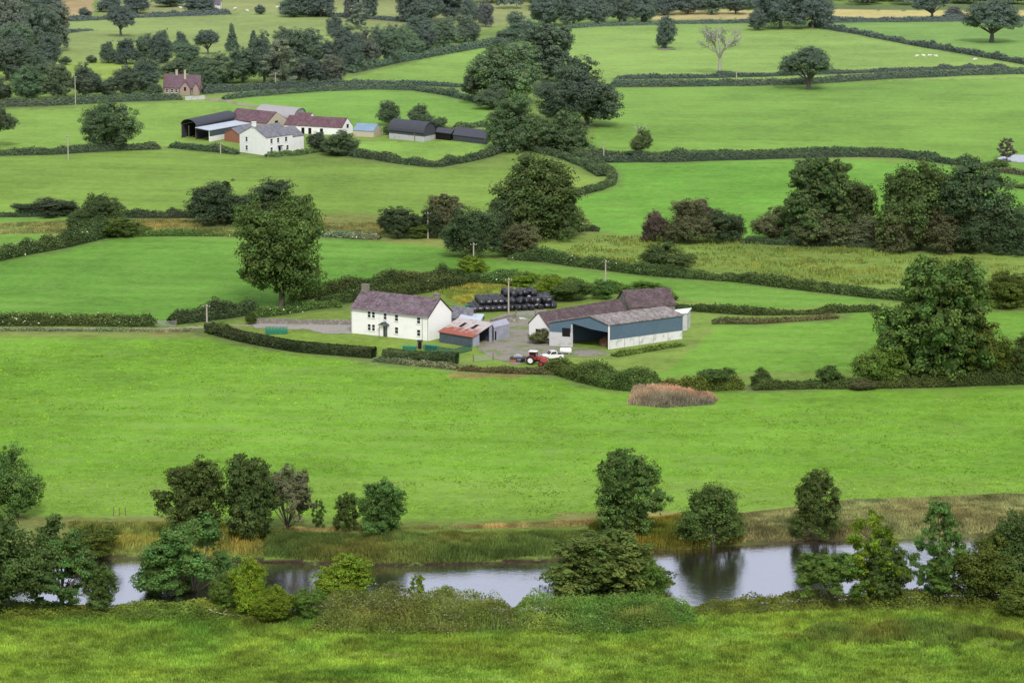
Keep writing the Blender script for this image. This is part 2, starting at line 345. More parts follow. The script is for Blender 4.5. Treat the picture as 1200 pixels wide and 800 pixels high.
def build_ground():
    u = np.concatenate([-np.geomspace(60, 1.35, 26), np.linspace(-1.3, 1.3, 560), np.geomspace(1.35, 60, 26)])
    pyr = np.arange(835, -30, -1.5); yv = unproj_z(600, pyr, 0)[1]
    Y = np.concatenate([np.linspace(-600, 360, 20), yv, np.geomspace(yv[-1]+40, 12000, 40)])
    U, YY = np.meshgrid(u, Y); X = U*np.maximum(YY, 300)*(600/F); Z = H(X, YY)
    far = sm(1900, 6000, YY); Z = Z+far*(120+60*np.sin(X/700.)+40*np.sin(X/310.+1))
    V = np.stack([X, YY, Z], -1).reshape(-1, 3); nr, nc = X.shape
    i = np.arange(nr-1)[:, None]*nc+np.arange(nc-1)[None]; Fc = np.stack([i, i+1, i+nc+1, i+nc], -1).reshape(-1, 4)
    me = mesh_np('ground', V, Fc, M['ground'], smooth=True)
    x, y = V[:, 0], V[:, 1]; yc = np.maximum(y, 330); px, py = to_px(x, yc, V[:, 2]*0)
    w = 3.0*(vn(x, y, 3.3)-.5)+2.2*(vn2(x, y, 1.3)-.5); wy = 1.6*(vn2(x, y, 2.7)-.5); px = px+w; py = py+wy
    C = np.tile(np.array([*G(124, 160, 68), .3]), (len(V), 1))
    for poly, c, r in FIELDS: C[inpoly(px, py, poly)] = (*G(*c), r)
    fe = np.interp(x, FX, FY); ne = np.interp(x, NX, NY); d = np.maximum(y-fe, ne-y)
    nb = (ne-y > -1) & (ne-y < 9); C[nb] = (.10, .14, .045, .8)
    mud = (d < 1.3) & (y > 350); C[mud] = (.045, .030, .022, .1)
    C[(y > 2000)] = (*G(90, 120, 80), .8)
    a = me.attributes.new('Col', 'FLOAT_COLOR', 'POINT'); a.data.foreach_set('color', C.astype(np.float32).ravel())
    o = bpy.data.objects.new('ground', me); col.objects.link(o); tag(o, kind='structure')
    # river
    xs = np.linspace(-260, 260, 105); f = np.interp(xs, FX, FY)+1.2; n_ = np.interp(xs, NX, NY)-1.2; rows = np.linspace(0, 1, 5)
    V = np.stack([np.stack([xs, n_*(1-t)+f*t, 0*xs+WZ], -1) for t in rows]).reshape(-1, 3); nc = len(xs)
    i = np.arange(4)[:, None]*nc+np.arange(nc-1)[None]; Fc = np.stack([i, i+1, i+nc+1, i+nc], -1).reshape(-1, 4)
    o = bpy.data.objects.new('river', mesh_np('river', V, Fc, M['water'])); col.objects.link(o); tag(o, kind='structure')
build_ground()
def sheet(name, poly, mat, off=.05, step=1.0):
    xs = [p[0] for p in poly]; ys = [p[1] for p in poly]
    gx, gy = np.meshgrid(np.arange(min(xs)-1, max(xs)+2, step*1.2), np.arange(min(ys)-1, max(ys)+2, step*.6))
    cx, cy = gx[:-1, :-1]+step*.6, gy[:-1, :-1]+step*.3
    w = 2.0*(vn(cx, cy, 5)-.5)
    ins = inpoly(cx+w, cy+w*.5, poly); V = P(gx.ravel(), gy.ravel()); V[:, 2] += off
    nc = gx.shape[1]; i = (np.arange(gx.shape[0]-1)[:, None]*nc+np.arange(nc-1)[None]); Fc = np.stack([i, i+nc, i+nc+1, i+1], -1)[ins]
    used = np.unique(Fc); mp = np.full(len(V), -1); mp[used] = np.arange(len(used))
    o = bpy.data.objects.new(name, mesh_np(name, V[used], mp[Fc], mat)); col.objects.link(o); return tag(o, kind='structure')
def band(pts, h):    # polygon around a polyline, in map coordinates
    return [(x, y-h) for x, y in pts]+[(x, y+h) for x, y in reversed(pts)]
sheet('farmyard', [(556, 400), (562, 380), (590, 368), (640, 362), (646, 380), (640, 392), (650, 404), (716, 412), (700, 418), (640, 418), (604, 428), (580, 420), (562, 412)], M['mud'])
sheet('driveway', [(292, 378), (411, 380), (411, 391), (380, 391), (360, 386), (300, 385)], M['gravel'])
sheet('farm_track', band([(-30, 385), (100, 385.5), (180, 386), (250, 383), (295, 381)], 1.3), M['track'])
sheet('path', band([(240, 117), (262, 118), (290, 124), (335, 131)], 1.6), M['track'])
sheet('pond', [(1168, 186), (1180, 182), (1230, 181), (1230, 192), (1180, 190)], M['water'], off=.08)

# ------------------------------------------------------------------ trees
def tube(pts, radii, seg=6):
    pts = np.asarray(pts, float); V = []; Fc = []
    for k, (p, r) in enumerate(zip(pts, radii)):
        d = pts[min(k+1, len(pts)-1)]-pts[max(k-1, 0)]; d /= np.linalg.norm(d)+1e-9
        a = np.cross(d, [1, 0, 0] if abs(d[0]) < .8 else [0, 1, 0]); a /= np.linalg.norm(a); b = np.cross(d, a)
        for s in range(seg): t = 6.2832*s/seg; V.append(p+r*(math.cos(t)*a+math.sin(t)*b))
    for k in range(len(pts)-1):
        for s in range(seg): q = (s+1) % seg; Fc.append((k*seg+s, k*seg+q, (k+1)*seg+q, (k+1)*seg+s))
    return np.array(V), np.array(Fc), np.ones(len(V))
def unit(rs, n):
    v = rs.normal(size=(n, 3)); return v/np.linalg.norm(v, axis=1, keepdims=True)
def crown_lobes(kind, rs):
    L = []
    if kind == 'oak':
        for k in range(18):
            d = unit(rs, 1)[0]; d[2] = abs(d[2])*1.1-.42; c = np.array([0, 0, 5.3])+d*np.array([2.9, 2.9, 3.3])*rs.uniform(.75, 1.05)
            L.append((c, rs.uniform(1.15, 1.75)))
        L.append((np.array([0, 0, 5.8]), 2.3))
    elif kind == 'round':
        for k in range(17):
            d = unit(rs, 1)[0]; c = np.array([0, 0, 4.7])+d*np.array([2.9, 2.9, 3.3])*rs.uniform(.7, 1.0)
            L.append((c, rs.uniform(1.3, 1.9)))
        L.append((np.array([0, 0, 4.5]), 2.8))
    elif kind == 'dome':
        for k in range(22):
            d = unit(rs, 1)[0]; d[2] = abs(d[2]); c = np.array([0, 0, 1.5])+d*np.array([3.2, 3.2, 6.3])*rs.uniform(.8, 1.0)
            L.append((c, rs.uniform(1.3, 1.8)))
        L.append((np.array([0, 0, 3.5]), 3.0)); L.append((np.array([0, 0, 5.5]), 2.4))
    elif kind == 'upright':
        for k in range(40):
            z = 1.3+8.1*(k+rs.rand())/40; w = 3.5*math.sqrt(max(0, 1-((z-4.6)/5.4)**2)); a = k*2.4+rs.uniform(-.5, .5); r = w*rs.uniform(.45, 1)
            L.append((np.array([r*math.cos(a), r*math.sin(a), z]), rs.uniform(.75, 1.3)))
        L.append((np.array([0, 0, 4.5]), 1.9)); L.append((np.array([0, 0, 6.8]), 1.4))
    elif kind == 'open':
        for k in range(30):
            z = 1.0+8.6*(k+rs.rand())/30; w = 3.6*(1-abs(z-4.4)/6.0)**.7; a = k*2.4+rs.uniform(-.6, .6); r = w*rs.uniform(.35, 1)
            L.append((np.array([r*math.cos(a), r*math.sin(a), z]), rs.uniform(.5, .9)))
    elif kind == 'spread':
        for k in range(22):
            a = rs.uniform(0, 6.28); q = rs.uniform(.15, 1)**.6; r = 3.7*q; z = 7.6*math.sqrt(max(0.03, 1-q*q))*rs.uniform(.55, 1.1)+1.1
            L.append((np.array([r*math.cos(a), r*math.sin(a), z]), rs.uniform(.75, 1.35)))
    elif kind == 'cone':
        for k in range(34):
            z = .9+9*(k/34.); w = 3.6*(1-z/10.3); a = k*2.4; L.append((np.array([w*.7*math.cos(a), w*.7*math.sin(a), z]), .45+w*.22))
    elif kind == 'clumpy':
        for k in range(34):
            z = 1.0+8.2*((k+rs.rand())/34); w = 4.0*(1-(abs(z-4.2)/5.4)**2.7 if z > 4.2 else 1-.02*(4.2-z)**2)**.5; a = k*2.4+rs.uniform(-.5, .5); r = w*rs.uniform(.5, 1)
            L.append((np.array([r*math.cos(a), r*math.sin(a), z]), rs.uniform(.95, 1.5)))
        L.append((np.array([0, 0, 3.6]), 2.9)); L.append((np.array([0, 0, 6.5]), 1.7))
    return L
def make_tree_meshes(kind, seed, nq=13000):
    rs = np.random.RandomState(seed); L = crown_lobes(kind, rs)
    w = np.array([r**2 for _, r in L]); w /= w.sum(); parts = []
    dens = {'open': .6, 'upright': 1.0, 'spread': .85, 'cone': .8}.get(kind, 1.0)
    cs = []
    for (c, r), wi in zip(L, w):
        ncl = max(4, int(9*r*r)); n = int(nq*dens*wi/ncl)
        cl = c+unit(rs, ncl)*r*rs.uniform(.7, 1.05, (ncl, 1))
        lt = rs.uniform(.82, 1.18)
        for q in cl:
            rc = rs.uniform(.28, .62)*(.8+.25*r); o = unit(rs, n); rad = rs.uniform(.25, 1, (n, 1))**.6
            pos = q+o*rad*rc*np.array([1.15, 1.15, .8])
            nor = o*.9+(q-c)/r*.7+rs.normal(size=(n, 3))*.5+np.array([0, -.0, .45])
            t = lt*rs.uniform(.72, 1.3)*rs.uniform(.7, 1.35, n)
            tt = np.stack([t*rs.uniform(.9, 1.15), t, t*.95], -1)
            parts.append((pos, nor, rs.uniform(.15, .30, n), tt))
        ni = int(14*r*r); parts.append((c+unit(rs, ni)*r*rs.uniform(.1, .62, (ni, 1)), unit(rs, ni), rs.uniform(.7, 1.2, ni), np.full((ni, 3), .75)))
        cs.append(c)
    C = np.concatenate([p[0] for p in parts]); Nn = np.concatenate([p[1] for p in parts]); S = np.concatenate([p[2] for p in parts]); T = np.concatenate([p[3] for p in parts])
    # normalise extents: 10 tall, 9 wide
    k = 9.0/(np.percentile(np.abs(C[:, :2]), 99.3)*2); C[:, :2] *= k; zt = np.percentile(C[:, 2], 99.7); C[:, 2] *= 9.85/zt; kz = 9.85/zt
    C[:, 2] = np.maximum(C[:, 2], .05)
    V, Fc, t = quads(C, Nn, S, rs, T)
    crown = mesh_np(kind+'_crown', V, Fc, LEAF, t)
    tp = []
    multi = kind in ('spread', 'dome', 'open')
    base = [np.array([0, 0, -.4])]
    fork = np.array([rs.uniform(-.2, .2), rs.uniform(-.2, .2), {'oak': 2.4, 'cone': 8.8, 'upright': 7.8, 'open': 7.0, 'spread': 1.2, 'clumpy': 3.0}.get(kind, 2.0)])
    r0 = {'oak': .42, 'upright': .22, 'open': .2, 'spread': .26, 'cone': .22}.get(kind, .34)
    tp.append(tube([[0, 0, -.5], [0, 0, .25], fork*.5, fork], [r0*1.45, r0*1.05, r0*.85, r0*.55], 7))
    order = rs.permutation(len(cs))[:14]
    for q in order:
        c = cs[q]*np.array([k, k, kz]); st = fork*(rs.uniform(.25, .9) if kind in ('upright', 'cone', 'open') else rs.uniform(.7, 1)); 
        if kind in ('upright', 'open', 'cone'): st = np.array([fork[0], fork[1], max(.8, min(c[2]-.8, fork[2]))])
        mid = st*.45+c*.55+np.array([0, 0, -.25]); tp.append(tube([st, mid, c, c+(c-st)*.15], [r0*.42, r0*.28, r0*.14, .02], 5))
    V, Fc, t = merge(tp); trunk = mesh_np(kind+'_trunk', V, Fc, M['bark'], smooth=True)
    return crown, trunk
KIN = {}
for kind, n in (('oak', 5), ('round', 6), ('dome', 3), ('upright', 3), ('open', 2), ('spread', 4), ('cone', 1), ('clumpy', 2)):
    KIN[kind] = [make_tree_meshes(kind, 100+i*17+len(kind)*7, 34000 if kind == 'clumpy' else 26000 if kind == 'round' else 21000) for i in range(n)]
cnt = {}
GRP = ''
C_ = dict(d=(.082, .122, .046), m=(.112, .166, .048), b=(.155, .235, .048), y=(.20, .28, .055), w=(.125, .135, .070), g=(.170, .190, .115), k=(.064, .094, .046),
          r=(.120, .095, .078), s=(.096, .152, .053), t=(.125, .182, .060))
def tree(kind, x, by, ty, w, c, name, label, cat='tree', group=None, lean=0, rz=None, thin=1.0):
    i = cnt.get(kind, 0); cnt[kind] = i+1; cm, tm = KIN[kind][i % len(KIN[kind])]
    p = P(x, by); s = scale_at(p); hh = (by-ty)/s/math.cos(PITCH)*1.0; ww = w/s
    ht = hh/10.0; wt = ww/9.0
    e = empty(name, tuple(p), label, cat, group or GRP)
    e.rotation_euler = (0, R(lean), random.uniform(0, 6.28) if rz is None else rz); e.scale = (wt, wt, ht)
    a = bpy.data.objects.new('crown', cm); b = bpy.data.objects.new('trunk', tm)
    for o in (a, b): col.objects.link(o); o.parent = e
    v = C_[c]; a.color = (*v, 1)
    return e
GRP = 'trees on the far river bank'
T = tree
T('round', 20, 606, 520, 66, 's', 'tree', 'round dense tree on the far bank at the left edge of the photo')
T('upright', 228, 634, 536, 84, 's', 'tree', 'broad alder, left half of the tall pair on the far bank', )
T('upright', 292, 634, 532, 66, 'd', 'tree', 'tall dark alder, right half of the tall pair on the far bank')
T('spread', 337, 626, 545, 60, 'g', 'tree', 'sparse grey-leaved tree just right of the tall dark alders')
T('open', 374, 620, 584, 18, 's', 'sapling', 'thin sapling between the grey-leaved tree and the small round alder', 'sapling')
T('upright', 405, 622, 577, 30, 's', 'tree', 'smaller of the two young alders, on the left')
T('upright', 446, 628, 560, 56, 's', 'tree', 'pointed young alder, taller of the two beside the reeds')
T('upright', 733, 628, 528, 84, 's', 'tree', 'tall leafy tree on the far bank with a pale trunk showing through')
T('dome', 836, 640, 564, 78, 's', 'willow', 'low rounded willow overhanging the water on the far bank')
T('upright', 956, 632, 551, 60, 's', 'tree', 'single tree on the far bank above a dark reflection, by the brown bracken')
T('round', 112, 652, 616, 54, 'm', 'shrub', 'low dark bush on the far bank left of the straw coloured stems', 'shrub')
GRP = 'trees on the near river bank'
T('round', 10, 716, 590, 110, 'd', 'tree', 'large dark tree filling the left edge on the near bank')
T('spread', 72, 714, 603, 86, 'd', 'tree', 'dark spreading tree reaching over the water near the left edge')
T('open', 74, 712, 630, 80, 's', 'tree', 'loose branched tree with sky and water showing through, at the left')
T('upright', 118, 716, 661, 40, 's', 'sapling', 'small upright sapling right of the dark trees at the left edge', 'sapling')
T('spread', 226, 706, 610, 124, 's', 'tree', 'wide arching tree leaning over the river, left of the yellow bush')
T('spread', 196, 704, 640, 70, 's', 'tree', 'thin leaning tree with bare stems beside the wide arching tree')
T('round', 292, 720, 653, 44, 'y', 'shrub', 'yellow green bush at the water edge', 'shrub')
T('round', 320, 728, 684, 50, 'b', 'shrub', 'low bright green bush in front of the yellow green bush', 'shrub')
T('round', 266, 716, 668, 42, 'm', 'shrub', 'dark bush between the arching tree and the yellow green bush', 'shrub')
T('round', 404, 708, 649, 82, 'b', 'shrub', 'rounded bright green bush in the river, left of the open water', 'shrub')
T('round', 360, 724, 690, 40, 'm', 'shrub', 'small bush between the low bright bush and the rounded bush', 'shrub')
T('open', 490, 705, 672, 26, 'b', 'sapling', 'slim little sapling against the open water', 'sapling')
T('open', 462, 706, 680, 30, 'g', 'shrub', 'pale sparse shrub left of the slim sapling', 'shrub')
T('round', 523, 708, 685, 36, 'b', 'shrub', 'low green bush right of the slim sapling', 'shrub')
T('clumpy', 712, 706, 624, 150, 't', 'tree', 'broad rounded tree standing over the middle of the river')
T('round', 750, 708, 644, 76, 'm', 'tree', 'darker tree growing through the right side of the broad bright tree')
T('spread', 974, 708, 647, 84, 'm', 'tree', 'low bushy tree on the near bank under the lone far bank tree')
T('open', 1020, 706, 598, 74, 'b', 'tree', 'slender open crowned tree with light green top')
T('upright', 1036, 706, 634, 62, 's', 'tree', 'young round tree on the near bank beside the slender open tree')
T('open', 1100, 702, 585, 66, 's', 'tree', 'tall thin alder with bare stems at the right of the river')
T('spread', 1112, 702, 632, 76, 'm', 'tree', 'low tree around the stems of the tall thin alder')
T('round', 1156, 702, 622, 88, 'm', 'tree', 'full dark tree right of the tall thin alder')
T('round', 1200, 702, 596, 86, 'd', 'tree', 'tallest dark tree cut by the right edge on the near bank')
T('round', 1196, 722, 676, 50, 'm', 'shrub', 'low bush at the right edge in front of the riverside trees', 'shrub')
GRP = 'trees around the near farm'
T('round', 330, 360, 233, 106, 's', 'oak_tree', 'very large oak standing in the hedge left of the white farmhouse')
T('clumpy', 1100, 446, 302, 128, 's', 'oak_tree', 'biggest tree in the photo, a broad ragged oak at the right')
T('round', 1030, 450, 396, 62, 'm', 'shrub', 'dark bush at the left foot of the big ragged oak', 'shrub')
T('round', 1158, 448, 378, 64, 'm', 'shrub', 'dark rounded bush at the right foot of the big ragged oak', 'shrub')
T('round', 1200, 446, 388, 50, 'd', 'shrub', 'dark bush cut by the right edge beside the ragged oak', 'shrub')
T('round', 1178, 360, 319, 66, 'm', 'shrub', 'bush in the hedge behind the ragged oak at the right edge', 'shrub')
T('round', 784, 318, 284, 66, 'd', 'shrub', 'wide dark bush standing out of the hedge behind the blue barn', 'shrub')
T('round', 840, 455, 431, 48, 'd', 'shrub', 'round dark bush in the hedge above the pink reed patch', 'shrub')
T('round', 893, 454, 431, 26, 'd', 'shrub', 'small dark bush at the left end of the hedge by the ragged oak', 'shrub')
T('round', 975, 452, 428, 36, 'd', 'shrub', 'dark bush midway along the hedge left of the ragged oak', 'shrub')
T('round', 1010, 455, 444, 38, 'w', 'shrub', 'pale brownish low bush at the field edge below the ragged oak', 'shrub')
T('round', 706, 350, 328, 32, 's', 'shrub', 'bush beside the pole behind the barns', 'shrub')
T('round', 640, 350, 322, 44, 'b', 'shrub', 'light green bush right behind the black bales', 'shrub')
T('round', 668, 352, 332, 50, 's', 'shrub', 'low bush between the black bales and the barns', 'shrub')
T('round', 615, 336, 318, 46, 'b', 'shrub', 'light scrubby bush behind the black bales', 'shrub')
T('round', 752, 350, 330, 50, 'm', 'shrub', 'bush directly behind the maroon roofed barn', 'shrub')
T('round', 556, 322, 299, 38, 'b', 'shrub', 'light green bush around the foot of the pole above the farmhouse', 'shrub')
T('round', 294, 380, 366, 14, 's', 'shrub', 'small round bush at the end of the stone garden wall', 'shrub')
T('round', 258, 392, 377, 26, 'm', 'shrub', 'small bush at the start of the clipped garden hedge', 'shrub')
T('round', 562, 380, 370, 12, 'd', 'shrub', 'tiny dark bush beside the pale shed roof behind the farmhouse', 'shrub')
T('round', 632, 402, 385, 26, 'w', 'shrub', 'brownish bramble bush against the white barn gable', 'shrub')
GRP = 'trees and bushes between the fields'
T('dome', 255, 262, 213, 76, 'k', 'tree', 'broad domed dark tree, left of the pair beyond the large oak')
T('dome', 320, 264, 211, 80, 'k', 'tree', 'taller domed dark tree partly hidden behind the large oak')
T('round', 113, 272, 228, 62, 'd', 'tree', 'round dark tree at the corner of the left field')
T('round', 95, 270, 244, 40, 'd', 'shrub', 'bush tucked against the left side of the corner tree', 'shrub')
T('round', 140, 278, 254, 44, 'm', 'shrub', 'low bush just right of the corner tree', 'shrub')
T('round', 163, 275, 260, 34, 'm', 'shrub', 'small bush trailing along the hedge right of the corner tree', 'shrub')
T('dome', 62, 252, 233, 62, 'k', 'shrub', 'long low dark bush in the hedge near the left edge', 'shrub')
T('round', 28, 252, 238, 28, 'k', 'shrub', 'small dark bush left of the long low dark bush', 'shrub')
T('dome', 628, 278, 180, 106, 's', 'tree', 'very large full tree in the middle of the valley')
T('dome', 655, 276, 225, 60, 's', 'tree', 'tree grown into the right flank of the very large full tree')
T('upright', 523, 276, 227, 50, 'w', 'tree', 'brownish pale topped tree left of the domed dark tree')
T('dome', 553, 302, 243, 68, 'k', 'tree', 'domed dark tree with yellowish top beside the pole')
T('round', 580, 282, 236, 56, 'k', 'tree', 'dark tree between the domed tree and the very large full tree')
T('round', 606, 300, 262, 58, 'w', 'tree', 'small brownish tree in front of the very large full tree')
T('round', 592, 278, 260, 28, 'y', 'shrub', 'yellow green leaves showing between the domed tree and the large tree', 'shrub')
T('round', 466, 279, 243, 48, 'k', 'tree', 'small dark tree left of the brownish pale topped tree')
T('round', 487, 268, 251, 24, 'k', 'shrub', 'small black green bush behind the small dark tree', 'shrub')
T('round', 490, 279, 262, 30, 'm', 'shrub', 'low bush between the small dark tree and the brownish tree', 'shrub')
T('upright', 505, 279, 244, 26, 'k', 'tree', 'slim dark tree behind the wooden pole left of the brownish tree')
T('dome', 768, 283, 247, 32, 'r', 'tree', 'small reddish dark thorn tree at the left of its group')
T('dome', 806, 284, 232, 60, 'w', 'tree', 'taller brownish thorn tree in the middle of its group')
T('dome', 846, 283, 247, 56, 'k', 'tree', 'low dark tree sloping down at the right of the thorn trees')
T('dome', 820, 260, 234, 38, 'r', 'tree', 'reddish tipped tree behind the taller brownish thorn')
T('round', 903, 280, 242, 46, 'w', 'tree', 'brownish bush at the left foot of the dark oaks', 'tree')
T('clumpy', 962, 284, 184, 92, 'd', 'oak_tree', 'tall dark oak with gaps of light in its crown, left of the big clump')
T('oak', 1003, 284, 214, 50, 'd', 'oak_tree', 'small dark oak leaning from the right of the gapped oak')
T('dome', 962, 287, 243, 66, 'w', 'tree', 'brown green tree in front of the tall gapped oak')
T('round', 1010, 287, 252, 46, 'g', 'shrub', 'light green bush between the gapped oak and the big clump', 'shrub')
T('dome', 1076, 292, 187, 94, 's', 'oak_tree', 'tall dark oak forming the left half of the big clump')
T('round', 1140, 292, 185, 100, 'k', 'oak_tree', 'tall blackish oak forming the right half of the big clump')
T('dome', 1058, 294, 240, 60, 'w', 'tree', 'brown green tree at the left foot of the big clump')
T('dome', 1104, 295, 243, 62, 'w', 'tree', 'brown green tree at the middle foot of the big clump')
T('dome', 1150, 296, 240, 66, 'k', 'tree', 'dark low tree at the right foot of the big clump')
T('dome', 1192, 297, 243, 60, 'k', 'tree', 'dark low tree of the big clump cut by the right edge')
T('round', 936, 284, 262, 40, 'k', 'shrub', 'dark bush between the brownish bush and the tall gapped oak', 'shrub')
T('round', 751, 180, 150, 28, 'm', 'tree', 'ivy clad stub of a tree with bare twigs on top')
T('round', 744, 186, 176, 24, 'k', 'shrub', 'small dark bush below the ivy clad stub', 'shrub')
T('open', 1180, 186, 162, 26, 'r', 'shrub', 'bare reddish shrub at the edge of the pond', 'shrub')
T('round', 1165, 200, 186, 36, 'm', 'shrub', 'low bush in front of the pond', 'shrub')
T('round', 960, 206, 186, 60, 'd', 'tree', 'rounded bush behind the crown of the tall gapped oak')
GRP = 'trees around the far farm'
T('round', 129, 176, 116, 66, 'd', 'oak_tree', 'dark spreading oak standing in the hedge left of the far farm')
T('oak', -4, 172, 124, 46, 'd', 'oak_tree', 'dark oak half cut by the left edge')
T('round', 456, 147, 118, 28, 'd', 'tree', 'small dark tree left of the pair behind the dark round roofed barn')
T('round', 494, 150, 122, 32, 'd', 'tree', 'small dark tree right of the pair behind the dark round roofed barn')
T('round', 512, 156, 138, 26, 'd', 'shrub', 'bush at the right end of the dark round roofed barn', 'shrub')
T('round', 398, 182, 152, 44, 'd', 'tree', 'round dark tree right of the far white farmhouse')
T('round', 375, 178, 155, 30, 'k', 'shrub', 'dark bush touching the far white farmhouse', 'shrub')
T('round', 455, 158, 145, 14, 'm', 'shrub', 'little bush between the blue roof and the dark barn', 'shrub')
GRP = 'trees of the central clump'
T('clumpy', 640, 95, 28, 70, 'd', 'oak_tree', 'dark gappy oak at the top of the central clump')
T('round', 592, 122, 50, 84, 't', 'tree', 'mid green tree forming the left of the central clump')
T('spread', 563, 122, 76, 44, 's', 'tree', 'ragged tree at the left edge of the central clump')
T('round', 688, 148, 69, 88, 'k', 'oak_tree', 'broad blackish oak at the right of the central clump')
T('round', 650, 145, 96, 60, 'k', 'oak_tree', 'smaller dark oak inside the central clump')
T('dome', 604, 176, 110, 66, 's', 'tree', 'tall round tree at the bottom left of the central clump')
T('dome', 626, 176, 134, 50, 't', 'tree', 'lighter tree in the front of the central clump')
T('dome', 662, 178, 130, 60, 's', 'tree', 'neat round tree at the bottom right of the central clump')
T('round', 575, 128, 100, 40, 'd', 'shrub', 'dark low tree under the left of the central clump')
GRP = 'single trees in the upper fields'
T('round', 780, 57, 19, 29, 'd', 'tree', 'lone tree standing over a bare earth patch in the upper field')
T('oak', 948, 105, 56, 64, 'd', 'oak_tree', 'spreading oak in the double hedge of the upper right fields')
T('oak', 1162, 50, -3, 64, 'd', 'oak_tree', 'large oak at the top right corner with pale trunk')
T('oak', 1092, 24, -14, 44, 'd', 'oak_tree', 'dark tree at the top edge beside the pale strip of crop')
T('dome', 1118, 20, 8, 24, 'r', 'shrub', 'low reddish bush beside the tree on the pale strip', 'shrub')
T('dome', 915, 34, -22, 62, 'k', 'tree', 'large dark tree, left of the pair at the top edge')
T('dome', 952, 33, -20, 50, 'k', 'tree', 'large dark tree, right of the pair at the top edge')
T('round', 888, 36, 10, 22, 'd', 'tree', 'small tree at the left of the dark pair at the top edge')
T('oak', 142, 43, 7, 35, 'k', 'tree', 'neat round tree alone in the pale top left pasture')
T('oak', 244, 64, 35, 29, 'k', 'tree', 'round dark tree above the cottage')
T('cone', 272, 60, 28, 17, 's', 'conifer', 'pointed pale green conifer in the upper left pasture', 'conifer')
T('cone', 297, 62, 36, 16, 'd', 'conifer', 'dark pointed conifer right of the pale conifer', 'conifer')
GRP = 'trees of the upper left woods'
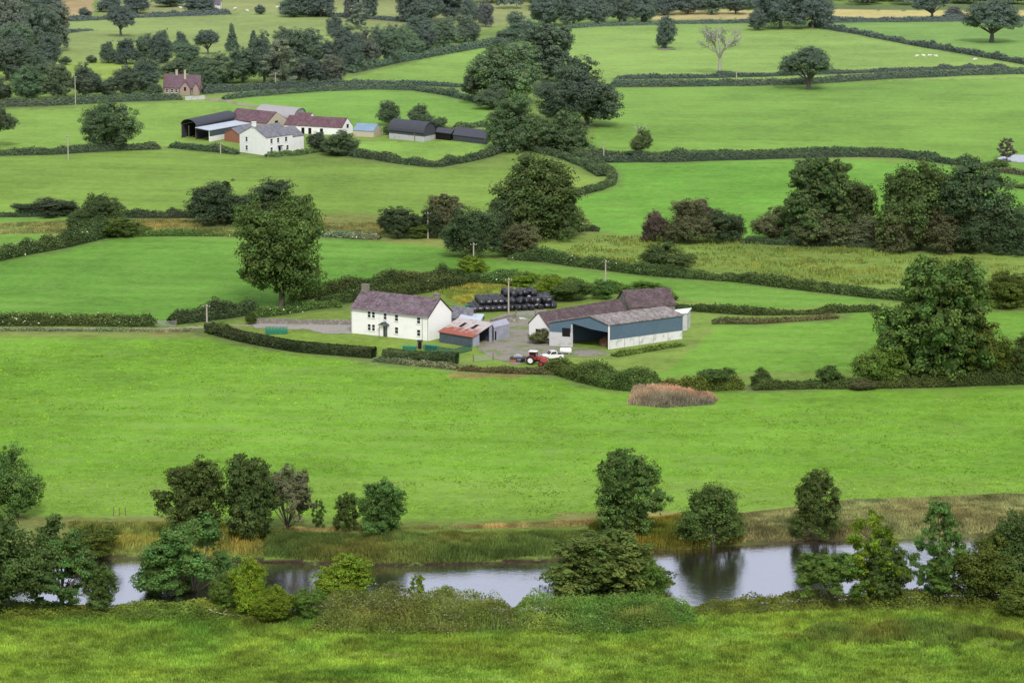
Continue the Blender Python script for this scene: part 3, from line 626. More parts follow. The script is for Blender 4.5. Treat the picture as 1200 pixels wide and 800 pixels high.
W = [
 ('dome', 8, 66, -8, 60, 'g', 'pale grey tall tree in the top left corner'),
 ('dome', 38, 62, 0, 50, 'd', 'dark tree behind the pale leaved tree at the top left'),
 ('upright', 66, 60, 4, 40, 'g', 'tall grey leaved tree with bare stems at the top left'),
 ('upright', 48, 70, 8, 44, 'd', 'tall dark tree between the two grey trees at the top left'),
 ('round', 22, 80, 28, 50, 's', 'mid green tree below the pale grey tall tree'),
 ('round', 55, 84, 40, 44, 'k', 'blackish tree inside the top left wood'),
 ('round', 8, 94, 42, 56, 'd', 'dark tree on the left edge of the photo, upper wood'),
 ('round', 42, 94, 58, 44, 'd', 'dark rounded tree in front of the blackish tree'),
 ('round', 2, 118, 92, 30, 'd', 'low tree at the left edge above the long hedge'),
 ('round', 35, 118, 78, 46, 's', 'broad tree above the long hedge near the left edge'),
 ('round', 68, 117, 74, 38, 't', 'lighter tree right of the broad tree above the hedge'),
 ('round', 98, 115, 74, 42, 'd', 'tree behind the left wooden pole'),
 ('round', 122, 113, 92, 36, 'd', 'small tree between the two wooden poles'),
 ('round', 76, 76, 66, 16, 'd', 'small bush on the wood edge by the pasture'),
 ('round', 108, 74, 65, 14, 's', 'tiny bush in the pale pasture'),
 ('round', 150, 112, 76, 36, 'd', 'dark tree left behind the cottage'),
 ('round', 172, 110, 70, 38, 'k', 'dark tree directly left of the cottage roof'),
 ('round', 180, 113, 98, 22, 's', 'small bush at the left wall of the cottage'),
 ('dome', 127, 74, 49, 22, 'd', 'left small tree of the dark row above the cottage'),
 ('dome', 148, 75, 45, 30, 'k', 'second dark tree of the row above the cottage'),
 ('dome', 170, 74, 40, 28, 's', 'third tree of the row above the cottage, a little paler'),
 ('dome', 190, 74, 36, 30, 'k', 'tallest dark tree of the row above the cottage'),
 ('dome', 212, 66, 37, 18, 'k', 'small round tree right of the dark row above the cottage'),
 ('round', 218, 78, 50, 34, 's', 'low tree under the small round tree above the cottage'),
 ('round', 205, 92, 68, 40, 't', 'light green tree behind the cottage chimney'),
 ('round', 238, 94, 66, 40, 's', 'tree behind the right of the cottage roof'),
 ('round', 262, 98, 62, 44, 't', 'light green tree right of the cottage'),
 ('round', 285, 97, 56, 40, 'd', 'dark tree at the foot of the pointed conifers'),
 ('upright', 246, 104, 82, 24, 's', 'small tree over the hedge right of the cottage'),
 ('round', 310, 98, 38, 40, 'k', 'tall dark tree of the middle wood'),
 ('open', 329, 102, 46, 48, 'g', 'airy pale ash tree in the middle wood'),
 ('round', 346, 84, 32, 44, 's', 'tree at the upper edge of the middle wood'),
 ('dome', 362, 98, 68, 50, 'k', 'low domed blackish tree in front of the airy ash'),
 ('dome', 388, 96, 64, 40, 'g', 'smooth grey green willow at the end of the middle wood'),
 ('round', 372, 76, 34, 40, 'd', 'dark tree above the smooth willow'),
 ('round', 391, 42, 18, 20, 'd', 'small tree poking above the middle wood'),
 ('round', 402, 78, 30, 42, 'k', 'dark tree right of the smooth willow'),
 ('round', 412, 84, 52, 30, 'k', 'low dark tree at the corner of the narrow field'),
 ('round', 430, 76, 34, 38, 'w', 'brownish tree in the middle of the wood'),
 ('round', 452, 74, 30, 36, 's', 'mid green tree of the wood above the narrow field'),
 ('round', 478, 68, 32, 40, 't', 'lighter tree of the wood above the narrow field'),
 ('round', 500, 62, 30, 30, 'k', 'dark tree of the wood above the narrow field'),
 ('round', 492, 40, 18, 34, 'd', 'dark tree on the upper side of the wood'),
 ('round', 520, 56, 22, 38, 't', 'bright tree near the right end of the wood'),
 ('dome', 545, 50, 18, 36, 't', 'rounded light tree at the right end of the wood'),
 ('dome', 569, 32, 2, 22, 'r', 'copper purple tree standing right of the wood'),
 ('round', 505, 26, -12, 40, 'd', 'dark tree at the top edge above the wood'),
 ('round', 532, 24, -14, 40, 'k', 'blackish tree at the top edge above the wood'),
 ('round', 552, 28, -4, 26, 'd', 'dark tree left of the copper purple tree'),
 ('upright', 477, 26, -14, 30, 'd', 'upright tree at the top edge left of the dark group'),
 ('round', 345, 20, -12, 42, 's', 'broad green tree at the top edge'),
 ('dome', 376, 20, -14, 34, 'k', 'dark copse tree at the top edge right of the broad green tree'),
 ('upright', 413, 22, -14, 22, 'r', 'purplish tree at the top edge'),
 ('open', 420, 34, 2, 30, 'g', 'faint bare looking tree in front of the purplish tree'),
 ('upright', 433, 22, -14, 20, 'd', 'slim tree at the top edge right of the purplish tree'),
 ('round', 305, 17, 6, 14, 'd', 'small tree on the sheep pasture'),
 ('dome', 128, 14, -8, 30, 'k', 'dark tree at the top edge over the round pasture tree'),
 ('dome', 160, 16, -6, 34, 'k', 'second dark tree at the top edge left of the lane'),
 ('dome', 235, 16, -12, 38, 'k', 'dark copse tree behind the white sheep'),
 ('round', 200, 8, -10, 40, 'd', 'dark tree at the top edge left of the copse'),
 ('round', 100, 20, 9, 18, 'd', 'small bush on the edge of the brown field'),
 ('dome', 45, 10, -16, 60, 'k', 'dark trees top behind the grey leaved wood'),
 ('round', 596, 50, 34, 30, 's', 'low tree between the wood and the central clump'),
 ('round', 610, 42, 14, 34, 's', 'tree left of the top wood'),
 ('round', 585, 60, 44, 22, 's', 'small bush left of the central clump'),
]
for k, x, b, t, w, c, lb in W: T(k, x, b, t, w, c, 'tree', lb)
GRP = 'trees along the edge of the top wood'
for i, (x, b, t, w, c, lb) in enumerate([
 (640, 30, -6, 40, 'd', 'first tree of the top wood, at its left end'), (672, 31, -14, 42, 's', 'rounded tree near the left of the top wood'),
 (700, 30, -12, 36, 'd', 'dark tree of the top wood above the pale field corner'), (726, 28, -12, 36, 't', 'lighter crowned tree of the top wood'),
 (752, 27, -12, 34, 'd', 'dark tree of the top wood left of the lone tree'), (778, 18, -16, 36, 'k', 'blackish tree of the top wood behind the lone tree'),
 (806, 17, -14, 36, 'd', 'tree of the top wood above the pale crop strip'), (834, 17, -15, 36, 's', 'mid green tree of the top wood above the pale crop strip'),
 (862, 17, -14, 34, 'd', 'last tree of the top wood before the large dark pair')]):
    T('round', x, b, t, w, c, 'tree', lb)
# far wood beyond the last fields: one mass nobody could count
def far_wood():
    rs = np.random.RandomState(5); parts = []
    for x0, x1, y0, y1, dens in ((-30, 1240, -22, 0, 1), (560, 900, -8, 12, 1), (975, 1220, -12, 7, 1)):
        n = int((x1-x0)*(y1-y0)/60); xs = rs.uniform(x0, x1, n); ys = rs.uniform(y0, y1, n)
        for x, y in zip(xs, ys):
            p = P(x, y); h = rs.uniform(9, 14); m = 420; o = unit(rs, m); o[:, 2] = np.abs(o[:, 2]); c = p+np.array([0, 0, h*.15])+o*np.array([6, 6, h*.8])*rs.uniform(.75, 1.05, (m, 1))
            t = rs.uniform(.6, 1.2)*rs.uniform(.8, 1.2, m); parts.append(quads(c, o+rs.normal(size=(m, 3))*.5, rs.uniform(.9, 1.9, m), rs, np.stack([t, t, t], -1)))
    V, Fc, t = merge(parts); o = bpy.data.objects.new('far_wood', mesh_np('far_wood', V, Fc, LEAF, t)); col.objects.link(o); o.color = (*C_['k'], 1)
    tag(o, 'dark far off wood along the top edge of the photo', 'wood', kind='stuff')
far_wood()
# dead tree, bare
def dead_tree():
    rs = np.random.RandomState(8); p = P(843, 87); s = scale_at(p); parts = []
    def br(a, d, L, r, lv):
        b = a+d*L; m = (a+b)/2+rs.normal(size=3)*L*.06; parts.append(tube([a, m, b], [r, r*.8, r*.6], 5))
        if lv == 0: return
        for _ in range(3 if lv > 1 else 4):
            nd = d+rs.normal(size=3)*.55; nd[2] = abs(nd[2])*.7+.25; nd /= np.linalg.norm(nd); br(b if rs.rand() > .3 else m, nd, L*rs.uniform(.62, .85), r*.6, lv-1)
    br(np.array([0, 0, -.3]), np.array([.03, 0, 1.]), 5.2, .62, 0)
    for k in range(5):
        a = k*1.26+.3; d = np.array([math.cos(a)*.6, math.sin(a)*.6, .8]); d /= np.linalg.norm(d); br(np.array([.15, 0, 4.6]), d, 4.2, .34, 3)
    V, Fc, t = merge(parts); e = empty('dead_tree', tuple(p), 'bare pale dead tree standing alone in the upper field', 'dead tree')
    zt = V[:, 2].max(); k = (58/s)/zt; e.scale = (k*.95, k*.95, k)
    o = bpy.data.objects.new('trunk', mesh_np('dead_trunk', V, Fc, M['deadbark'], smooth=True)); col.objects.link(o); o.parent = e
    tips = V[rs.randint(int(len(V)*.4), len(V), 900)]; c = tips+rs.normal(size=tips.shape)*.35; c = c[c[:, 2] > 7]
    t = np.ones((len(c), 3)); V, Fc, t = quads(c, unit(rs, len(c)), rs.uniform(.2, .45, len(c)), rs, t)
    o = bpy.data.objects.new('crown', mesh_np('dead_crown', V, Fc, LEAF, t)); col.objects.link(o); o.parent = e; o.color = (.24, .24, .17, 1)
    for (x, b, t_, w, lb) in ((847, 88, 83, 18, 'ring of low nettles at the foot of the bare dead tree'),):
        T('dome', x, b, t_, w, 's', 'shrub', lb, 'shrub', 'single trees in the upper fields')
dead_tree()

# ------------------------------------------------------------------ hedges
def hedge(pts, h, w, c, label, lump=.25, trimmed=False, flowers=0, group='hedges between the fields', name='hedge', cat='hedge'):
    seed = int(sum(x*3+y for x, y in pts)) % 9999; rs = np.random.RandomState(seed)
    pp = np.array(pts, float); W3 = P(pp[:, 0], pp[:, 1]); seg = np.hypot(*np.diff(W3[:, :2], axis=0).T); L = np.r_[0, np.cumsum(seg)]
    n = max(6, int(L[-1]/1.2)); t = np.linspace(0, L[-1], n)
    # smooth curve through points
    k = np.linspace(0, L[-1], n); X = np.interp(k, L, W3[:, 0]); Y = np.interp(k, L, W3[:, 1])
    for _ in range(4):
        X[1:-1] = (X[:-2]+2*X[1:-1]+X[2:])/4; Y[1:-1] = (Y[:-2]+2*Y[1:-1]+Y[2:])/4
    if not trimmed: Y = Y+1.2*(vn(k, k*0+seed, 9)-.5); X = X
    ox, oy = X[0], Y[0]; oz = float(H(ox, oy))
    dist = float(np.mean(Y))*1.0; q = .30*max(.6, dist/600)
    hh = h*(1+(lump*2)*(vn(k+seed, k*0, 5.0)-.5)+lump*1.6*(vn2(k, k*0+seed, 2.1)-.5)+lump*1.8*(vn(k, k*0+seed+5, 17)-.5)) if not trimmed else h*(1+.10*(vn(k, k*0+seed, 3)-.5))
    if not trimmed and lump >= .15: hh = hh*(1+1.1*np.clip(vn2(k*1.0, k*0+seed*1.7, 4.5)-.74, 0, 1)*3)      # escaped saplings stand above the hedge
    ww = w*(1+lump*1.6*(vn2(k+seed, k*0+3, 7.0)-.5))
    if not trimmed: hh = hh*np.clip(.45+np.minimum(k, L[-1]-k)/2.5, 0, 1)
    tx = np.gradient(X); ty = np.gradient(Y); m = np.hypot(tx, ty); tx /= m; ty /= m
    # core
    ang = np.array([0, .12, .38, .5, .62, .88, 1])*math.pi; pw = .45 if trimmed else .7
    cx = np.sign(np.cos(ang))*np.abs(np.cos(ang))**pw; cz = np.sin(ang)**pw
    core = np.stack([np.stack([X-ty*a*ww*.40, Y+tx*a*ww*.40, H(X, Y)+b*hh*.86-(.15 if b < .05 else 0)], -1) for a, b in zip(cx, cz)], 1)
    i = np.arange(n-1)[:, None]*7+np.arange(6)[None]; Fc = np.stack([i, i+1, i+8, i+7], -1).reshape(-1, 4)
    ends = np.array([[0, 1, 5, 6], [1, 2, 4, 5], [(n-1)*7, (n-1)*7+6, (n-1)*7+5, (n-1)*7+1], [(n-1)*7+1, (n-1)*7+5, (n-1)*7+4, (n-1)*7+2]])
    Vc = core.reshape(-1, 3); parts = [(Vc, np.concatenate([Fc, ends]), np.full((len(Vc), 3), .5))]
    N_ = int(L[-1]*(2*h+w)*(3.0 if trimmed else 2.6)/(q*q)); N_ = min(N_, 60000)
    s = rs.uniform(-.15, L[-1]+.15, N_); a = rs.uniform(0, math.pi, N_)
    # concentrate samples evenly over sides
    ca, sa = np.cos(a), np.sin(a); ax = np.sign(ca)*np.abs(ca)**pw; az = sa**pw
    sx = np.interp(s, k, X); sy = np.interp(s, k, Y); stx = np.interp(s, k, tx); sty = np.interp(s, k, ty); sh = np.interp(s, k, hh); sw = np.interp(s, k, ww)
    rr = rs.uniform(.82, 1.08, N_) if not trimmed else rs.uniform(.9, 1.03, N_)
    c3 = np.stack([sx-sty*ax*sw*.5*rr, sy+stx*ax*sw*.5*rr, H(sx, sy)+np.maximum(az*sh*rr, .05)], -1)
    if not trimmed:
        c3 += rs.normal(size=c3.shape)*.12
    nor = np.stack([-sty*ca, stx*ca, sa*1.1], -1)+rs.normal(size=c3.shape)*.5
    cl = .62+.76*vn(s*1.0+seed, a*3, 1.3); tt = cl*rs.uniform(.75, 1.25, N_)*(.9+.25*vn2(s, s*0+seed, 14)); warm = 1+.35*(vn(s, s*0+seed+9, 11)-.4)
    tone = np.stack([tt*warm, tt, tt*.95], -1)
    if flowers:
        fl = rs.rand(N_) < flowers*(vn2(s, a*2, 4)**2); tone[fl] = np.array([9, 6.5, 12.])*.9
    parts.append(quads(c3, nor, q*rs.uniform(.7, 1.3, N_), rs, tone))
    V, Fc, t_ = merge(parts); V = V-np.array([ox, oy, oz])
    o = bpy.data.objects.new(name, mesh_np(name, V, Fc, LEAF, t_)); col.objects.link(o); o.location = (ox, oy, oz)
    o.color = (*C_[c], 1); return tag(o, label, cat, group)
HG = [
 ([(-20, 381), (60, 381), (183, 381.5)], 2.2, 2.6, 'd', 'long clipped hedge with white flowers at the left edge below the green field', .12, False, .05),
 ([(245, 389), (262, 394), (290, 401), (350, 412), (438, 419)], 1.9, 2.4, 'k', 'clipped dark hedge running below the drive to the farmhouse garden', 0, True, 0),
 ([(452, 421), (480, 424), (535, 427)], 2.1, 2.6, 'k', 'short clipped dark hedge in front of the farmhouse sheds', 0, True, 0),
 ([(440, 423), (500, 429), (536, 432)], 1.0, 2, 'g', 'low scruffy strip below the short clipped hedge', .3, False, .02),
 ([(200, 379), (238, 376), (262, 373), (300, 366)], 2.6, 3, 'k', 'dark hedge left of the large oak', .25, False, 0),
 ([(370, 360), (420, 352), (470, 347), (520, 338), (560, 331), (600, 326)], 2.0, 2.6, 'd', 'lower of the two hedges behind the farmhouse', .3, False, .01),
 ([(345, 352), (400, 342), (440, 336), (500, 328), (545, 322)], 1.9, 2.6, 'd', 'upper of the two hedges behind the farmhouse', .3, False, 0),
 ([(298, 372), (330, 368), (372, 361), (400, 360)], 1.7, 2.2, 's', 'hedge above the stone garden wall under the large oak', .3, False, .01),
 ([(560, 330), (600, 334), (650, 340), (690, 345)], 2.2, 4, 's', 'overgrown hedge behind the black bales', .4, False, .01),
 ([(640, 330), (680, 338), (740, 345), (790, 352)], 1.6, 2.6, 'm', 'hedge behind the barns below the green strip', .4, False, 0),
 ([(-20, 308), (30, 298), (75, 289), (120, 278), (140, 272)], 2.8, 4, 'd', 'lumpy hedge climbing from the left edge to the corner tree', .4, False, .02),
 ([(140, 255), (180, 255), (228, 255)], 1.8, 2.2, 'k', 'hedge between the corner tree and the domed dark trees', .3, False, 0),
 ([(-20, 254), (40, 254), (88, 253)], 1.5, 2, 'k', 'hedge at the left edge above the brown strip', .4, False, 0),
 ([(150, 277), (220, 276), (300, 277)], 1.1, 2, 'm', 'low hedge along the top of the left green field', .4, False, .01),
 ([(340, 277), (400, 278), (445, 280)], 1.7, 3.5, 'g', 'pale flowering scrub along the top of the green field', .5, False, .08),
 ([(598, 304), (640, 307), (700, 315), (760, 323), (860, 329), (960, 342), (1070, 353)], 2.1, 2.6, 'd', 'long thick hedge behind the farm sloping down to the right', .3, False, .012),
 ([(785, 362), (830, 366), (880, 369), (950, 368), (1000, 365), (1030, 364)], 1.5, 2.2, 'd', 'hedge right of the barns above the bright field', .4, False, 0),
 ([(835, 379), (880, 379), (940, 376), (980, 372)], 1.0, 2, 'w', 'low brown hedge bank right of the barns', .3, False, 0),
 ([(648, 434), (690, 446), (730, 455), (775, 457)], 2.6, 5, 's', 'thick shrubby hedge below the tractor', .35, False, .01),
 ([(775, 457), (820, 457), (870, 455)], 2.0, 3, 'm', 'hedge behind the pink reed patch', .45, False, 0),
 ([(882, 455), (940, 454), (1000, 454), (1050, 453), (1120, 452), (1220, 448)], 1.9, 3, 'd', 'hedge along the top of the river field to the right edge', .35, False, 0),
 ([(1128, 362), (1160, 361), (1220, 358)], 1.9, 3, 'm', 'hedge behind the ragged oak reaching the right edge', .3, False, 0),
 ([(-20, 183), (60, 181), (130, 177), (187, 175)], 1.9, 2.4, 'd', 'hedge under the dark spreading oak left of the far farm', .2, False, 0),
 ([(200, 173), (240, 177), (278, 181)], 1.7, 2.2, 'd', 'short hedge left of the far white farmhouse', .2, False, 0),
 ([(312, 184), (345, 182), (372, 178), (390, 178)], 1.3, 2.2, 'm', 'garden hedge right below the far white farmhouse', .4, False, 0),
 ([(388, 180), (440, 187), (480, 193), (512, 196), (550, 189), (580, 181), (600, 171)], 1.7, 2.6, 'd', 'curved hedge enclosing the small bright field of the far farm', .35, False, 0),
 ([(606, 173), (650, 182), (685, 194), (706, 207)], 1.8, 3.2, 'd', 'left hedge of the curving lane below the central clump', .2, False, 0),
 ([(625, 171), (665, 178), (700, 192), (718, 205), (716, 216), (700, 223), (672, 229)], 1.5, 2.6, 's', 'right hedge of the curving lane below the central clump', .2, False, 0),
 ([(682, 190), (780, 190), (880, 187), (1000, 183.5), (1060, 185), (1110, 192), (1150, 197)], 1.7, 2.2, 'k', 'nearer of the two parallel hedges across the right fields', .2, False, .01),
 ([(682, 182), (780, 183), (880, 181), (980, 177), (1040, 179), (1100, 185)], 1.3, 2, 'd', 'farther of the two parallel hedges across the right fields', .2, False, 0),
 ([(1130, 196), (1180, 203), (1220, 208)], 1.2, 2, 'w', 'brownish hedge below the pond at the right edge', .3, False, 0),
 ([(1140, 212), (1180, 218), (1220, 224)], 1.2, 2, 'm', 'short hedge at the right edge above the big clump', .3, False, 0),
 ([(715, 102), (800, 101.5), (900, 100), (950, 98.5), (1050, 92), (1140, 88), (1220, 86)], 2.2, 3, 'd', 'long nearer hedge of the pair across the upper right fields', .12, False, 0),
 ([(722, 93), (800, 92), (880, 90.5), (1000, 86), (1100, 82), (1180, 80)], 1.3, 2, 'k', 'long farther hedge of the pair across the upper right fields', .2, False, 0),
 ([(950, 31), (1010, 41), (1080, 55), (1130, 63), (1220, 79)], 1.9, 2.4, 'd', 'diagonal hedge falling to the right edge in the upper fields', .25, False, 0),
 ([(770, 28), (830, 28), (885, 27)], 1.5, 2, 'k', 'hedge below the small pale crop strip by the top wood', .2, False, 0),
 ([(960, 27), (1050, 26), (1130, 25), (1220, 25)], 2.0, 2.2, 'k', 'hedge below the long pale crop strip at the top right', .15, False, 0),
 ([(660, 34), (700, 31), (770, 29)], 1.3, 2, 's', 'hedge along the foot of the top wood', .2, False, 0),
 ([(-20, 126), (60, 124), (140, 119), (213, 117)], 2.4, 3, 's', 'long hedge under the two poles left of the cottage', .12, False, 0),
 ([(238, 110), (300, 106), (350, 105), (395, 104)], 2.6, 3, 'k', 'thick hedge right of the cottage', .15, False, 0),
 ([(262, 117), (300, 113), (375, 107), (437, 104.5), (487, 106), (525, 112), (550, 118), (575, 124)], 1.6, 2.2, 'd', 'curving hedge on top of the far farm field', .15, False, 0),
 ([(390, 101), (425, 99), (475, 99.5), (545, 102.5)], 1.3, 2, 'k', 'hedge line under the narrow green field', .2, False, 0),
 ([(410, 86), (462, 74), (512, 65), (575, 54), (625, 46), (660, 40)], 2.4, 3.2, 's', 'sloping hedge along the foot of the wood above the narrow field', .15, False, 0),
 ([(80, 25), (160, 21), (270, 17)], 1.6, 3, 'k', 'hedge along the top of the pale pasture', .3, False, 0),
 ([(80, 39), (92, 37), (108, 36)], 1.0, 2, 'k', 'scrap of hedge on the pale pasture near the left wood', .3, False, 0),
 ([(330, 17), (400, 20), (480, 26), (500, 30)], 1.6, 3, 'k', 'hedge below the trees at the top middle', .3, False, 0),
 ([(515, 160), (545, 150), (570, 148)], 1.4, 3, 'm', 'weedy bank behind the low dark sheds', .4, False, .02),
 ([(720, 418), (760, 411), (800, 404)], .7, 1.6, 'm', 'low weeds along the white wall of the blue barn', .5, False, 0),
 ([(540, 433), (590, 436), (650, 438)], .9, 2.4, 'w', 'rough brown growth at the field edge below the yard', .5, False, 0),
 ([(-20, 387.5), (100, 388), (230, 388)], .4, 1.2, 'g', 'rough grass verge beside the farm track', .5, False, 0),
 ([(672, 272), (690, 270), (702, 271)], 1.0, 2, 'k', 'scrap of dark hedge right of the very large full tree', .3, False, 0),
 ([(870, 284), (1000, 289), (1040, 290)], 1.2, 3, 'k', 'dark hedge bottom under the gapped oak', .3, False, 0),
]
for p_, h, w, c, lb, lu, tr, fl in HG: hedge(p_, h, w, c, lb, lu, tr, fl)
def margins():      # rank grass grows where the mower cannot reach
    me = bpy.data.objects['ground'].data; n = len(me.vertices); V = np.empty(n*3, np.float32); me.vertices.foreach_get('co', V); V = V.reshape(-1, 3)
    C = np.empty(n*4, np.float32); at = me.attributes['Col']; at.data.foreach_get('color', C); C = C.reshape(-1, 4); x, y = V[:, 0], V[:, 1]
    for h_ in HG:
        pp = np.array(h_[0], float); W3 = P(pp[:, 0], pp[:, 1]); r = h_[2]/2+2.2
        k = np.where((x > W3[:, 0].min()-r) & (x < W3[:, 0].max()+r) & (y > W3[:, 1].min()-r) & (y < W3[:, 1].max()+r))[0]
        if not len(k): continue
        xx, yy = x[k], y[k]; d = np.full(len(k), 1e9)
        for a, b in zip(W3[:-1], W3[1:]):
            vx, vy = b[0]-a[0], b[1]-a[1]; t = np.clip(((xx-a[0])*vx+(yy-a[1])*vy)/(vx*vx+vy*vy+1e-9), 0, 1); d = np.minimum(d, np.hypot(xx-a[0]-t*vx, yy-a[1]-t*vy))
        f = sm(r+1.2, r-1.2, d+2.4*(vn(xx, yy, 3)-.5))*.55*(.5+vn2(xx, yy, 8)); f = f[:, None]
        C[k] = C[k]*(1-f)+np.array([.12, .165, .055, .8])*f
    at.data.foreach_set('color', C.ravel())
margins()

# ------------------------------------------------------------------ thickets, reeds, rough grass
def patch(poly, hmax, name, label, cat, c, n, size=.3, fall=2.5, blade=False, kind=None, tip=None, lump=4., origin=None, lo=.35, seedk=0, group=None, mask=None, warmk=1.0, specks=0):
    rs = np.random.RandomState(int(poly[0][0]+poly[0][1]*3+seedk) % 9999)
    pw = P(np.array([p[0] for p in poly], float), np.array([p[1] for p in poly], float)); wp = [(a, b) for a, b in pw[:, :2]]
    x = rs.uniform(pw[:, 0].min(), pw[:, 0].max(), n*3); y = rs.uniform(pw[:, 1].min(), pw[:, 1].max(), n*3); k = inpoly(x, y, wp); x, y = x[k][:n], y[k][:n]
    if mask is not None: k = vn(x, y, 5)*.6+vn2(x, y, 1.7)*.4 > mask+.40*(rs.rand(len(x))-.5); x, y = x[k], y[k]
    ed = edist(x, y, wp); hh = hmax*np.clip((ed/fall), 0.12, 1)**.6*(lo+(1-lo)*2*(.6*vn(x, y, lump)+.4*vn2(x, y, lump*.4))*.85)
    m = len(x); tv = (.6+.8*vn2(x, y, 1.6))*rs.uniform(.7, 1.3, m); warm = .85+.5*vn(x+50, y, 6)
    warm = .93+(warm-.93)*warmk; tv = tv*(.72+.56*vn(x+9, y+20, 7.5)); tone = np.stack([tv*warm, tv, tv*.9], -1); z = H(x, y)
    if specks: q_ = rs.rand(m) < specks*vn2(x, y, 3.5)**1.5*2; tone[q_] = np.array([2.6, 1.75, 3.6])*rs.uniform(.6, 1.1, (int(q_.sum()), 1))
    if blade:
        C = np.stack([x, y, z], -1)
        V, Fc, t = blades(C, hh*rs.uniform(.75, 1.1, m), size*rs.uniform(.5, 1.4, m), rs, tone, .14)
        if tip is not None:
            t = t.reshape(-1, 4, 3); t[:, 2:] *= np.array(tip); t = t.reshape(-1, 3)
    else:
        C = np.stack([x, y, z+hh*rs.uniform(.35, 1.02, m)], -1)
        gx = -(hmax*.0); nor = rs.normal(size=(m, 3))*.6+np.array([0, -.35, .9]); V, Fc, t = quads(C, nor, size*rs.uniform(.6, 1.35, m), rs, tone)
    o3 = pw.mean(0); o3[2] = 0; V = V-o3
    o = bpy.data.objects.new(name, mesh_np(name, V, Fc, LEAF, t)); col.objects.link(o); o.location = tuple(o3); o.color = (*C_[c], 1) if isinstance(c, str) else (*c, 1)
    return tag(o, label, cat, group, kind)
patch([(365, 742), (372, 712), (430, 702), (520, 702), (600, 712), (606, 738), (520, 744), (440, 744)], 2.1, 'bramble_thicket', 'wide bramble thicket with pale flower heads on the near bank, left of the gap', 'bramble thicket', (.13, .20, .06), 34000, .21, lump=2.8, lo=.02, fall=2.2, specks=.16, group='bramble thickets on the near bank')
patch([(598, 738), (606, 712), (640, 702), (740, 702), (812, 714), (818, 730), (740, 742), (660, 744)], 2.1, 'bramble_thicket', 'dark bramble thicket on the near bank right of the gap', 'bramble thicket', (.115, .18, .052), 34000, .21, lump=3.2, lo=.02, fall=2.2, specks=.04, group='bramble thickets on the near bank')
patch([(196, 724), (205, 706), (240, 700), (275, 706), (282, 722), (240, 728)], 1.2, 'bramble_thicket', 'small bramble mound at the foot of the wide arching tree', 'bramble thicket', 'm', 7000, .28, group='bramble thickets on the near bank')
patch([(-30, 728), (-30, 708), (120, 712), (230, 712), (360, 720), (370, 730), (200, 730)], .8, 'riverside_weeds', 'green weeds along the left of the near bank', 'weeds', (.125, .20, .055), 26000, .22, lo=.05, lump=2.6, kind='stuff')
patch([(810, 722), (815, 712), (900, 706), (1000, 702), (1100, 698), (1230, 694), (1230, 716), (1100, 716), (960, 716)], 1.3, 'riverside_weeds', 'green weeds along the right of the near bank', 'weeds', (.125, .20, .055), 30000, .22, lo=.05, lump=2.6, kind='stuff')
patch([(380, 740), (400, 716), (520, 712), (600, 716), (780, 716), (800, 736), (600, 742)], 1.7, 'nettles', 'tall stems standing up through the brambles', 'nettles', (.15, .20, .08), 9000, .13, blade=True, kind='stuff', tip=(1.6, 1.5, 1.5), mask=.5)
patch([(440, 704), (470, 700), (570, 704), (600, 708), (570, 714), (470, 710)], 1.3, 'meadowsweet', 'pale flowering plants at the water edge in the middle', 'plants', 'g', 6000, .16, blade=True, kind='stuff', tip=(2, 1.8, 1.6))
RD = (.115, .185, .065)
patch([(308, 652), (308, 627), (420, 629), (560, 627), (690, 623), (700, 636), (690, 652), (560, 659), (420, 661)], 1.05, 'reeds', 'tall green reeds along the far bank in the middle', 'reeds', RD, 38000, .17, fall=1.0, blade=True, kind='stuff', tip=(1.3, 1.15, 1.2))
patch([(80, 650), (80, 612), (180, 612), (310, 618), (310, 652), (200, 652)], .9, 'bank_grass', 'mixed dry grass on the far bank at the left', 'grass', (.17, .19, .08), 16000, .17, fall=1.2, blade=True, kind='stuff', tip=(1.5, 1.3, 1.1), mask=.40)
patch([(690, 642), (690, 614), (800, 608), (870, 604), (870, 636), (800, 645)], 1.0, 'bank_grass', 'green bank grass around the leafy tree and willow', 'grass', (.11, .135, .045), 16000, .17, fall=1.0, blade=True, kind='stuff', tip=(1.5, 1.3, 1.1))
patch([(862, 634), (866, 602), (1000, 586), (1230, 578), (1230, 622), (1060, 628), (930, 634)], .65, 'bracken', 'brown dried bracken and grass on the far bank at the right', 'bracken', (.225, .25, .145), 42000, .19, fall=1.3, blade=True, kind='stuff', tip=(1.25, 1.15, 1.1), lump=6, warmk=.5)
patch([(300, 619), (500, 617), (690, 610), (860, 600), (860, 606), (690, 616), (500, 621), (310, 623)], .45, 'dry_grass', 'straw coloured grass along the top of the far bank', 'grass', (.33, .31, .17), 22000, .14, fall=.5, blade=True, kind='stuff', mask=.42)
patch([(735, 474), (740, 458), (770, 454), (830, 462), (842, 468), (836, 474), (780, 478)], 1.7, 'reed_patch', 'isolated patch of pink brown reeds at the top of the river field', 'reeds', (.20, .185, .165), 12000, .19, fall=1.6, blade=True, tip=(1.5, 1.3, 1.3))
patch([(-30, 830), (-30, 720), (370, 722), (400, 734), (600, 736), (790, 734), (820, 718), (1230, 708), (1230, 830)], .32, 'rough_grass', 'uncut rough grass covering the foreground', 'grass', (.215, .315, .080), 150000, .22, fall=.5, blade=True, kind='stuff', lump=2.5, mask=.22, warmk=.4)
patch([(-30, 735), (-30, 722), (400, 726), (370, 744), (600, 748), (800, 742), (830, 722), (1230, 712), (1230, 812), (1000, 800), (760, 780), (400, 770), (100, 766)], .5, 'tussock_grass', 'darker tussocks and rushes scattered through the foreground grass', 'grass', (.15, .24, .065), 45000, .24, fall=.8, blade=True, kind='stuff', lump=3, mask=.56)
